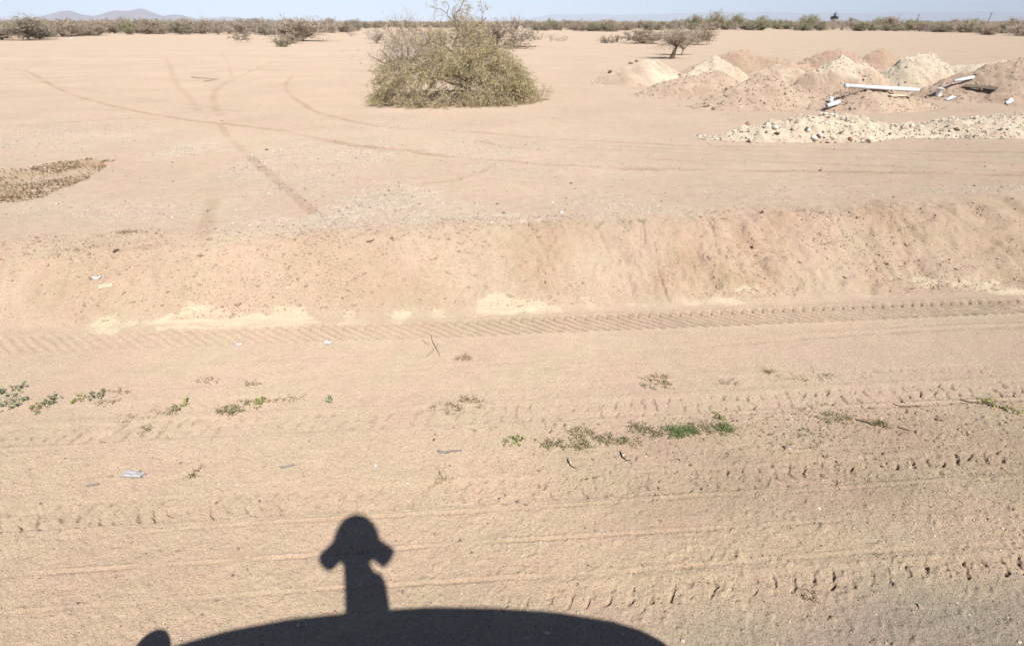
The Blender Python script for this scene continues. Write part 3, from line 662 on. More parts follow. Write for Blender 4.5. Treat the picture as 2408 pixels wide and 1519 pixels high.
# ------------------------------------------------------------------ the big bush in the middle of the field
def main_bush():
    rng = np.random.default_rng(77)
    P0 = at(1097, 238); dep = P0.y * math.cos(PITCH) - (P0.z - EYE) * math.sin(PITCH)
    K = dep / F * 0.19157
    def c(X, Y, d=0.0): return np.array([(X - 1200) * K, d, (1235 - Y) * K])
    root = thing('desert_bush', 'largest bush in the field, wide olive dome with bare branch tips above the horizon', 'bush', P0)
    def limb(pts, r0, r1):
        P = np.array([c(*p) for p in pts]); n = len(P)
        k = np.linspace(0, n - 1, n * 4); Q = np.stack([np.interp(k, np.arange(n), P[:, i]) for i in range(3)], 1)
        Q[1:-1] = (Q[:-2] + 2 * Q[1:-1] + Q[2:]) / 4; Q[1:-1] += rng.normal(0, 0.008, Q[1:-1].shape)
        return Q, np.linspace(r0, r1, len(Q))
    L = [limb([(1235, 1270, 0), (1232, 1100, 0), (1225, 980, 0), (1246, 860, -.05), (1222, 755, -.05)], .085, .055),
         limb([(1246, 870, 0), (1190, 790, -.1), (1110, 712, -.15), (1062, 662, -.2), (1098, 560, -.2), (1132, 480, -.2), (1102, 350, -.15), (1088, 265, -.1)], .055, .022),
         limb([(1110, 712, -.15), (1030, 652, -.25), (930, 602, -.3), (830, 555, -.35)], .038, .016),
         limb([(1102, 350, -.15), (1045, 330, -.1), (1000, 255, -.05), (920, 212, 0), (850, 208, .05)], .014, .006),
         limb([(1088, 265, -.1), (1150, 230, -.1), (1188, 150, -.1), (1205, 85, -.1), (1195, 5, -.1)], .014, .005),
         limb([(1188, 150, -.1), (1225, 130, -.1), (1222, 80, -.1)], .007, .004), limb([(1000, 255, 0), (1035, 195, 0), (985, 140, 0), (950, 140, 0)], .009, .005),
         limb([(1060, 255, 0), (1085, 190, .05), (1130, 158, .05)], .009, .005), limb([(1150, 230, 0), (1240, 215, .05), (1285, 190, .1)], .009, .005),
         limb([(1190, 600, .1), (1200, 500, .1), (1300, 420, .05), (1390, 370, 0), (1455, 305, 0)], .026, .012),
         limb([(1225, 800, 0), (1330, 735, -.3), (1400, 702, -.5), (1480, 682, -.6), (1560, 664, -.65), (1620, 700, -.7), (1652, 760, -.7)], .030, .012),
         limb([(900, 690, .1), (912, 560, .1), (904, 480, .1), (926, 390, .1), (914, 330, .1)], .013, .006),
         limb([(1225, 1010, -.05), (1120, 940, -.3), (1020, 930, -.5), (900, 872, -.7), (795, 850, -.8), (700, 960, -.9), (655, 1060, -1.0)], .042, .014),
         limb([(1180, 905, -.3), (1215, 960, -.5), (1255, 1020, -.7)], .02, .01), limb([(1360, 560, .2), (1395, 400, .2), (1412, 250, .2), (1400, 165, .2)], .012, .005),
         limb([(1412, 250, .2), (1450, 215, .2), (1470, 225, .2)], .006, .004),
         limb([(1232, 1000, 0), (1400, 900, .3), (1600, 880, .4), (1780, 1000, .4)], .04, .012), limb([(1232, 1050, 0), (1300, 900, -.6), (1450, 850, -1.0), (1560, 1000, -1.3)], .035, .012),
         limb([(1230, 1050, 0), (1000, 800, .6), (700, 620, .9), (480, 600, 1.0)], .045, .012), limb([(1230, 1000, .1), (1250, 750, .7), (1300, 560, .9)], .04, .014),
         limb([(1230, 1100, 0), (900, 1000, .2), (600, 900, .3), (330, 960, .2)], .035, .01), limb([(1230, 1120, 0), (1150, 1000, -.8), (1100, 1050, -1.3), (1060, 1180, -1.5)], .03, .01),
         limb([(1600, 1090, 0), (1800, 1140, -.1), (1960, 1165, -.1), (2080, 1160, -.1), (2150, 1130, -.1)], .016, .005)]
    V, Q = tubes(L, 6); mesh_obj('trunk', V, Q, M_BARK, root, smooth=True)
    topx = np.array([130, 160, 200, 260, 330, 500, 700, 850, 1000, 1100, 1250, 1400, 1500, 1650, 1800, 1900, 1960, 2010])
    topy = np.array([1240, 1130, 800, 600, 480, 410, 430, 455, 410, 300, 330, 420, 560, 650, 740, 900, 1050, 1220])
    TW, TWc, LP, LD, LC, LS = [], [], [], [], [], []
    olive = [(0.525, 0.461, 0.247), (0.615, 0.533, 0.306), (0.425, 0.383, 0.208), (0.561, 0.507, 0.263), (0.620, 0.570, 0.315)]
    brown = [(0.620, 0.497, 0.315), (0.543, 0.425, 0.263)]; yellow = [(0.45, 0.34, 0.14)]
    twc = [(0.372, 0.300, 0.234), (0.264, 0.210, 0.162), (0.480, 0.420, 0.360), (0.336, 0.282, 0.198)]
    n_s = 0; tries = 0
    def gone(X, Y):
        return (((X - 925) / 105) ** 2 + ((Y - 1020) / 95) ** 2 < 1 and rng.random() < 0.96) or (((X - 520) / 110) ** 2 + ((Y - 1000) / 75) ** 2 < 1 and rng.random() < 0.62) \
            or (((X - 1060) / 110) ** 2 + ((Y - 540) / 110) ** 2 < 1 and rng.random() < 0.7) or (((X - 1480) / 70) ** 2 + ((Y - 760) / 60) ** 2 < 1 and rng.random() < 0.5)
    def spray(p, d, Ln, nl, cols, droop, twr=0.006):
        tint = rng.uniform(0.80, 1.18); T, r, dd = branch(rng, p, d, Ln, twr, 6, 0.35, droop); T[:, 2] = np.maximum(T[:, 2], 0.02); TW.append((T, r)); TWc.append(twc[rng.integers(0, 4)])
        for q in range(4):
            i = rng.integers(1, 6); T2, r2, d2 = branch(rng, T[i], dd + rng.normal(0, 0.8, 3), Ln * rng.uniform(0.3, 0.6), twr * 0.6, 4, 0.4, droop * 0.8); T2[:, 2] = np.maximum(T2[:, 2], 0.015)
            TW.append((T2, r2)); TWc.append(twc[rng.integers(0, 4)])
            m = int(nl / 4 * rng.uniform(0.6, 1.4)) + 1
            f = rng.random(m) * 3; a = T2[f.astype(int)]; b = T2[np.minimum(f.astype(int) + 1, 3)]; pp = a + (b - a) * (f % 1)[:, None]
            LP.append(pp + rng.normal(0, 0.022, (m, 3))); LD.append(rng.normal(0, 1, (m, 3)) + d2 * 0.7); LC.append(tone_n(rng, m, cols) * tint * np.array((1.06, 1.0, 0.97))); LS.append(rng.uniform(0.6, 1.35, m))
    while n_s < 1500 and tries < 60000:
        tries += 1
        X = rng.uniform(140, 1990); yt = np.interp(X, topx, topy); dm = 1.75 * math.sqrt(max(0.03, 1 - ((X - 1060) / 960) ** 2))
        d = rng.uniform(-dm, dm); edge = (d / dm) ** 2
        zt = (1235 - yt) * K * (1 - 0.42 * edge)
        z = zt * (1 - rng.random() ** 1.6 * 0.95); shell = max(edge, z / max(zt, .05))
        if rng.random() > 0.25 + 0.75 * shell: continue
        Y = 1235 - z / K
        if gone(X, Y - d * 30): continue
        if fbm(np.array([X * K * 1.0 + d * .7]), np.array([z * 1.6 + d * 1.1]), 0.62, 2, 88)[0] < rng.uniform(-0.55, 0.0): continue
        up_left = X < 780 and Y < 720
        p = np.array([(X - 1200) * K, d, z]); out = p - np.array([0, 0, 0.7]); out /= np.linalg.norm(out) + 1e-6
        if up_left:
            if rng.random() < 0.4: continue
            spray(p - out * 0.2, out * 0.6 + np.array([-.1, 0, 0.7]), rng.uniform(0.35, 0.6), 10, brown, 0.0)
        else:
            hi = Y < 600
            spray(p - out * 0.25, out + np.array([0, 0, 0.15 if hi else -0.15]), rng.uniform(0.30, 0.62), rng.uniform(30, 75) * (0.55 if hi else 1), olive if rng.random() < 0.85 else brown, 0.25 if not hi else 0.05)
        n_s += 1
    for q in range(60):   # skirt of dead twigs lying on the ground in front, and the low runner at the right
        X = rng.uniform(160, 1800); spray(np.array([(X - 1200) * K, rng.uniform(-1.9, -1.1) * math.sqrt(max(0.1, 1 - ((X - 1050) / 1000) ** 2)), rng.uniform(0.03, 0.16)]), rng.normal(0, 1, 3) * np.array([1, .4, .25]), rng.uniform(0.3, 0.6), 22, brown + olive, 0.1)
    for q in range(120):  # low front skirt of drooping branches
        X = rng.uniform(230, 1900); dd_ = rng.uniform(-1.75, -0.7) * math.sqrt(max(0.12, 1 - ((X - 1060) / 930) ** 2)); zz = rng.uniform(0.08, 0.62)
        if (X - 925) ** 2 < 95 ** 2 and zz > 0.25: continue
        spray(np.array([(X - 1200) * K, dd_, zz]), np.array([rng.normal(0, .5), -.5, rng.uniform(-.6, .3)]), rng.uniform(0.3, 0.55), rng.uniform(28, 60), olive if rng.random() < .75 else brown, 0.25)
    for q in range(44):
        X = rng.uniform(1750, 2180); spray(np.array([(X - 1200) * K, rng.uniform(-.4, .2), (1235 - rng.uniform(1130, 1200)) * K]), rng.normal(0, 1, 3) + np.array([.4, 0, .8]), rng.uniform(0.12, 0.34), 16, olive + brown, 0.0, 0.004)
    for q in range(14): spray(c(rng.uniform(1790, 1900), rng.uniform(1000, 1150), -.3), rng.normal(0, 1, 3) + np.array([.4, 0, .5]), 0.3, 40, yellow + olive, 0.1)
    for X, Y in [(850, 210), (870, 205), (960, 150), (1190, 40), (1205, 90), (1215, 110), (1255, 200), (1275, 190), (1170, 170), (1200, 170), (1130, 160), (1240, 230), (1400, 170), (1440, 210), (1460, 215), (1110, 300), (1060, 290), (1240, 300), (1300, 320), (1150, 330)]:
        for q in range(3): spray(c(X + rng.normal(0, 12), Y + rng.normal(0, 10), rng.normal(0, .06)), rng.normal(0, 1, 3) + np.array([0, 0, .5]), rng.uniform(0.10, 0.22), 9, olive + brown, 0.0, 0.003)
    V, Q = tubes(TW, 3); mesh_obj('twigs', V, Q, M_TWIG, root, col=np.repeat(np.array(TWc), [len(p[0]) * 3 for p in TW], axis=0))
    P = np.concatenate(LP); P[:, 2] = np.maximum(P[:, 2], 0.012); D = np.concatenate(LD); S = np.concatenate(LS)
    LV, LF = leaves(P, D, 0.044 * S, 0.017 * S, rng); mesh_obj('foliage', LV, LF, M_LEAF, root, col=np.repeat(np.concatenate(LC), 4, axis=0))
main_bush()

# ------------------------------------------------------------------ single shrubs standing on the field
FIELD_SHRUBS = [ # u, v foot, v top, u left, u right, style, trunk, vase, detail, name, label
    (955, 168, 72, 890, 1050, 'bare', 0, False, 2.2, 'twiggy_bush', 'greyish brown leafless bush showing behind the left shoulder of the largest bush'),
    (1165, 113, 54, 1075, 1250, 'brown', 0, False, 2.4, 'twiggy_bush', 'wide brown twiggy bush standing further back, right of the largest bush'),
    (1206, 110, 38, 1180, 1232, 'bare', 0.35, False, 1.2, 'bare_tree', 'bare grey treetop rising out of the wide brown twiggy bush'),
    (886, 103, 68, 864, 906, 'bare', 0, True, 1.4, 'bare_shrub', 'leafless vase shaped shrub standing alone left of the largest bush'),
    (826, 86, 66, 808, 846, 'bare', 0.1, False, 1.0, 'bare_shrub', 'small bare shrub at the left end of the gap in the scrub belt'),
    (568, 101, 77, 546, 594, 'brown', 0.22, False, 1.1, 'small_tree', 'small round shrub on one short trunk, alone on the left of the field'),
    (708, 98, 47, 652, 764, 'brown', 0, False, 2.4, 'twiggy_bush', 'large brown bush with thin twigs over the horizon, left of the vase shaped shrub'),
    (664, 111, 94, 648, 682, 'olive', 0, False, 1.0, 'low_shrub', 'low shrub crouched at the left foot of the large brown bush'),
    (690, 103, 84, 672, 716, 'brown', 0, False, 1.0, 'low_shrub', 'low grey shrub just right of the crouching one under the large brown bush'),
    (1296, 98, 82, 1284, 1310, 'bare', 0.1, False, 0.8, 'bare_shrub', 'tiny bare shrub, left one of the pair right of the brown twiggy bush'),
    (1321, 98, 85, 1308, 1336, 'bare', 0, False, 0.8, 'bare_shrub', 'tiny bare shrub, right one of the pair right of the brown twiggy bush'),
    (1424, 102, 86, 1408, 1442, 'brown', 0, False, 0.9, 'low_shrub', 'low dark shrub on bare sand left of the olive round bush'),
    (1451, 100, 84, 1442, 1462, 'bare', 0, True, 0.6, 'bare_shrub', 'thin grey sapling between the low dark shrub and the round bush'),
    (1514, 103, 74, 1476, 1556, 'brown', 0, False, 2.0, 'round_bush', 'round grey olive bush standing left of the small dark trunked tree'),
    (1577, 139, 67, 1536, 1618, 'brown', 0.46, False, 2.6, 'small_tree', 'small tree with a bent dark trunk behind the broad pale dirt heap'),
    (1606, 131, 68, 1568, 1645, 'brown', 0.22, False, 2.4, 'small_tree', 'leaning bare tree whose crown joins the dark trunked tree on its right'),
    (1640, 106, 66, 1596, 1672, 'brown', 0.12, False, 2.4, 'round_bush', 'bush behind the right side of the small dark trunked tree'),
    (66, 96, 42, 26, 112, 'olive', 0.12, False, 2.0, 'small_tree', 'tallest olive tree at the left end of the scrub belt, on its near edge'),
]
for i, (u, vb, vt, u0, u1, style, trunk, vase, det, nm, label) in enumerate(FIELD_SHRUBS):
    P, H, W = size_at(u, vb, vt, u0, u1)
    far = P.y > 50
    kw = dict(H=H * 0.93, W=W / H * 0.75, detail=det, trunk=trunk, leaf=0.05 if not far else 0.10, vase=vase, twig_r=0.0045 if not far else 0.007)
    if det < 1.0:
        root = one_mesh_shrub(nm, 900 + i, style, **kw); root.location = P; tag(root, label, 'shrub')
    else:
        root = thing(nm, label, 'tree' if 'tree' in nm else 'shrub', P); part_shrub(root, 900 + i, style, **kw)
    # stretch to the measured width
    co = np.array([v.co for ch in ([root] if root.type == 'MESH' else root.children) for v in ch.data.vertices])
    k = (W * 0.5) / np.percentile(np.abs(co[:, 0]), 93); root.scale = (k, k, H / np.percentile(co[:, 2], 97.5))

# ------------------------------------------------------------------ the belt of scrub along the far side
def belt_base(u): return np.interp(u, [-400, 0, 60, 150, 250, 330, 450, 560, 640, 760, 815, 850, 870, 1000, 1225, 1250, 1350, 1430, 1480, 1600, 1730, 1800, 2000, 2200, 2408, 2800],
                                   [104, 97, 95, 90, 84, 83, 82, 84, 84, 80, 80, 70, 68.5, 67.5, 68, 73, 76, 78, 74, 72.5, 72.5, 72.5, 74, 79, 86, 98])
PROTO = {st: [one_mesh_shrub('desert_scrub', 1200 + 31 * j + 7 * k, st, link=False, H=1.0, W=1.15, detail=1.5, leaf=0.085, twig_r=0.012) for k in range(3)] for j, st in enumerate(('olive', 'brown', 'green', 'bare'))}
def belt():
    rng = np.random.default_rng(21); n = 0
    LAB = {'olive': 'dusty olive shrub standing in the dense scrub belt along the far edge of the field', 'brown': 'brown twiggy shrub standing in the dense scrub belt along the far edge of the field',
           'green': 'greener shrub in the part of the scrub belt behind the dirt heaps', 'bare': 'grey leafless shrub standing in the dense scrub belt along the far edge of the field'}
    def put(u, v, H, W, st):
        p = at(u, v); src = PROTO[st][rng.integers(0, 3)]
        o = src.copy(); COL.objects.link(o); o.location = p; o.rotation_euler = (0, 0, rng.uniform(0, 6.28)); o.scale = (W, W, H)
        tag(o, LAB[st], 'shrub', 'shrubs of the scrub belt')
    uu = np.linspace(-230, 2630, 150)
    for row in range(2):
        for u in uu + rng.normal(0, 9, len(uu)):
            if n >= 296: break
            b = belt_base(u); v = b - (rng.random() * 6.0 * (b - 55) / 32 if row == 0 else rng.uniform(0.25, 0.55) * (b - 57))
            if 835 < u < 1235 and row == 0 and rng.random() < 0.0: continue
            g = 1560 < u < 2230
            st = rng.choice(['green', 'olive', 'brown', 'bare'], p=[.45, .27, .18, .10] if g else ([.02, .28, .48, .22] if u < 1300 else [.06, .34, .42, .18]))
            y = at(u, v).y
            H = (rng.uniform(1.3, 2.2) if row == 0 else rng.uniform(1.9, 2.45)); H *= 1.05 + (0.25 if g and rng.random() < .4 and row else 0)
            put(u, v, H, H * rng.uniform(1.15, 1.9), st); n += 1
belt()
for u, vb, vt, u0, u1, label in [(1628, 71, 37, 1600, 1655, 'rounded green tree left of the tallest one in the scrub belt'), (1685, 71, 27, 1655, 1718, 'tallest green tree of the scrub belt, rising above the horizon'),
        (1730, 71, 40, 1705, 1765, 'low green tree right beside the tallest one of the scrub belt'), (1790, 71, 41, 1765, 1822, 'green tree with a peaked crown, right of the low green one'), (1900, 72, 40, 1862, 1935, 'broad green tree left of the far palm'),
        (485, 81, 47, 452, 520, 'dark twiggy tree over the left part of the scrub belt'), (2440, 84, 42, 2390, 2480, 'tall shrub at the right end of the scrub belt')]:
    P, H, W = size_at(u, vb, vt, u0, u1); root = thing('desert_tree', label, 'tree', P)
    part_shrub(root, int(u), 'green' if u > 1500 else 'brown', H=1.0, W=1.1, detail=2.0, trunk=0.15, leaf=0.055, twig_r=0.006); root.scale = (W * 0.62, W * 0.62, H)
def far_scrub():
    """the scrub beyond the first rows: one mass to the horizon"""
    rng = np.random.default_rng(8); LV, LC = [], []
    for band, (y0, y1, n, m, s) in enumerate([(1.25, 3.2, 1500, 120, 0.28), (3.0, 9, 1200, 60, 0.55), (8, 30, 1200, 30, 1.3)]):
        u = rng.uniform(-500, 2900, n); k = np.exp(rng.uniform(math.log(y0), math.log(y1), n))
        for a, b in zip(u, k):
            p = at(a, belt_base(a)); X, Y = p.x * b, p.y * b; H = rng.uniform(1.9, 2.5); W = H * rng.uniform(1.0, 2.0) * (1 if band == 0 else 1.8)
            th = rng.uniform(0, 6.28, m); el = np.abs(rng.normal(0, 1, m)); r = rng.random(m) ** 0.4
            q = np.stack([np.cos(th) * r * W * 0.6, np.sin(th) * r * W * 0.6, 0.12 + (1 - r * r * 0.6) * H * rng.random(m) ** 0.8], 1)
            V, Fq = leaves(q + np.array([X, Y, 0.45]), rng.normal(0, 1, (m, 3)) + np.array([0, 0, 0.7]), np.full(m, s) * rng.uniform(0.6, 1.5, m), np.full(m, s * 0.5), rng)
            V[:, 2] = np.maximum(V[:, 2], 0.46)
            LV.append(V); g = 1560 < a < 2230
            LC.append(np.repeat(tone_n(rng, m, [(0.375, 0.350, 0.188), (0.312, 0.294, 0.163)] if g else [(0.463, 0.369, 0.250), (0.388, 0.325, 0.206), (0.525, 0.413, 0.300)], 0.2), 4, axis=0))
    V = np.concatenate(LV); o = mesh_obj('far_scrub', V, np.arange(len(V)).reshape(-1, 4), M_LEAF, col=np.concatenate(LC))
    tag(o, 'mass of desert scrub reaching from the belt to the horizon', 'scrub', kind='stuff')
far_scrub()

# ------------------------------------------------------------------ far things on the horizon
def far_point(u, dist):
    d = ray(u, HOR); return np.array([d[0] * dist / d[1], dist, 0.45])
def top_z(v, dist, u): d = ray(u, v); return EYE + d[2] * dist / d[1]
M_POLE = mat('weathered_pole', (0.16, 0.12, 0.10), 0.9); M_WHITE = mat('white_painted_metal', (0.78, 0.78, 0.76), 0.5, vary=0.06)
def utility_pole(u, v, dist, lean, label):
    p = far_point(u, dist); H = top_z(v, dist, u) - 0.45; t = thing('utility_pole', label, 'pole', p, group='utility poles beyond the scrub')
    V, Q = tubes([(np.array([(0, 0, -.3), (lean * H * .5, 0, H * .5), (lean * H, 0, H)]), np.array([.17, .15, .12]))], 8); mesh_obj('shaft', V, Q, M_POLE, t, smooth=True)
    V, Q = tubes([(np.array([(lean * H - .7, .12, H - .45), (lean * H + .7, .12, H - .45)]), np.array([.07, .07]))], 4); mesh_obj('crossarm', V, Q, M_POLE, t)
utility_pole(2156, 34, 330, 0.05, 'left one of two slim utility poles on the right horizon'); utility_pole(2322, 29, 300, 0.16, 'leaning utility pole, right one of two on the right horizon')
def palm(u, v, dist, r, label, tone):
    rng = np.random.default_rng(int(u)); p = far_point(u, dist); H = top_z(v, dist, u) - 0.45 - r * 0.6; t = thing('palm_tree', label, 'palm', p)
    V, Q = tubes([(np.array([(0, 0, -.3), (.05, 0, H * .5), (.1, 0, H)]), np.array([.28, .22, .2]))], 7); mesh_obj('trunk', V, Q, M_BARK, t, smooth=True)
    LV = []
    for k in range(70):
        d = rng.normal(0, 1, 3); d[2] = abs(d[2]) * 0.9 - 0.35; B, rr, dd = branch(rng, (.1, 0, H), d, r * rng.uniform(.8, 1.1), .03, 6, 0.1, 0.35)
        for q in range(5):
            S = np.cross(B[q + 1] - B[q], (0, 0, 1.0)); S /= np.linalg.norm(S) + 1e-9
            for s in (-1, 1): LV.append(np.array([B[q], B[q] + S * s * .10 * r + (B[q + 1] - B[q]) * .6, B[q + 1] + S * s * .16 * r - np.array([0, 0, .08 * r]), B[q + 1]]))
    LV = np.concatenate(LV); mesh_obj('fronds', LV, np.arange(len(LV)).reshape(-1, 4), M_LEAF, t, col=np.tile(np.array(tone), (len(LV), 1)))
palm(1960, 33, 360, 2.3, 'dark round headed palm standing above the scrub on the right horizon', (0.06, 0.075, 0.045)); palm(2001, 43, 620, 2.6, 'faint smaller palm to the right of the dark one on the horizon', (0.11, 0.11, 0.075))
for u, v, wd, label in [(308, 49.3, 6, 'larger of two small white tanks behind the scrub under the mountains'), (319, 50.8, 4.5, 'smaller white tank just right of the larger one under the mountains')]:
    dist = 300; p = far_point(u, dist); H = top_z(v, dist, u) - 0.45 + 0.5; r = wd / F * dist * 0.5; t = thing('water_tank', label, 'tank', p)
    a = np.linspace(0, 2 * math.pi, 24, endpoint=False)
    ring = lambda R, z: np.stack([R * np.cos(a), R * np.sin(a), np.full(24, z)], 1)
    j = np.arange(24); j2 = (j + 1) % 24
    mesh_obj('tank_wall', np.concatenate([ring(r, -.2), ring(r, H * .8), ring(r * 1.05, H * .81)]), np.concatenate([np.stack([j, j2, j2 + 24, j + 24], 1), np.stack([j + 24, j2 + 24, j2 + 48, j + 48], 1)]), M_WHITE, t, smooth=True)
    mesh_obj('tank_roof', np.concatenate([ring(r * 1.05, H * .812), ring(r * .5, H * .93), [[0, 0, H]]]), [np.stack([j, j2, j2 + 24, j + 24], 1), np.stack([j + 24, j2 + 24, np.full(24, 48)], 1)], M_WHITE, t, smooth=True)

M_ROCK = mat('mountain_rock', (0.26, 0.205, 0.20), 1.0, 0.05, vary=0.25, vscale=0.004, bump=6.0, bscale=0.01)
def mountain(name, prof, dist, depth, seed, label):
    """prof: skyline points (u, v); a ridge with spurs, real size at its distance"""
    u = np.array([p[0] for p in prof], float); v = np.array([p[1] for p in prof], float)
    nu, nd = 260, 40
    uu = np.linspace(u[0], u[-1], nu); vv = np.interp(uu, u, v)
    X = (uu - CX) / F * dist / math.cos(PITCH) * math.cos(PITCH) / (math.cos(PITCH) + (CY - HOR) / F * math.sin(PITCH)); Hh = np.maximum(0, (HOR - vv)) / F * dist * 0.915
    Hh = Hh + 0.07 * Hh.max() * fbm(X, X * 0, dist * 0.012, 4, seed) * np.clip(Hh / Hh.max() * 3, 0, 1)
    k = np.linspace(-1, 1, nd); XX, KK = np.meshgrid(X, k, indexing='ij'); HH = np.repeat(Hh[:, None], nd, 1)
    YY = dist + KK * depth
    n = fbm(XX, YY, depth * 0.5, 5, seed + 3)
    ZZ = HH * np.clip(1 - np.abs(KK) ** 0.8 * (1 + 0.5 * n), 0, 1.05)
    ZZ = ZZ * (1 + 0.25 * n * np.clip(np.abs(KK) * 3, 0, 1)) - 2
    i = np.arange(nu - 1)[:, None]; j = np.arange(nd - 1)[None]
    q = np.stack([i * nd + j, (i + 1) * nd + j, (i + 1) * nd + j + 1, i * nd + j + 1], -1).reshape(-1, 4)
    o = mesh_obj(name, np.stack([XX, YY, ZZ], -1).reshape(-1, 3), q, M_ROCK, smooth=False); tag(o, label, 'mountain', kind='structure')
mountain('mountain_range', [(70, 50), (90, 46), (114, 38), (138, 31), (155, 27), (169, 26.5), (186, 34), (207, 37.5), (228, 38.5), (248, 34), (265, 28), (279, 25), (297, 27.5), (317, 25.5), (338, 22.5), (348, 25), (362, 31), (376, 37), (396, 38), (414, 34.5), (431, 36), (445, 43), (470, 47), (490, 51)], 9000, 900, 11, 'dark blunt mountain range')
mountain('mountain_range', [(430, 50), (469, 46), (500, 43), (528, 40), (559, 42), (586, 44), (607, 42), (638, 46), (680, 49), (760, 51)], 15000, 1100, 12, 'pale low hills')
mountain('mountain_range', [(1180, 51), (1240, 45), (1275, 38), (1310, 34), (1345, 36), (1400, 34), (1450, 36), (1560, 33), (1700, 30), (1800, 29.5), (1880, 33), (1960, 31), (2050, 33), (2120, 29), (2200, 31), (2300, 29), (2420, 31), (2560, 30), (2760, 36), (2900, 48)], 24000, 1800, 13, 'very pale long mesa')

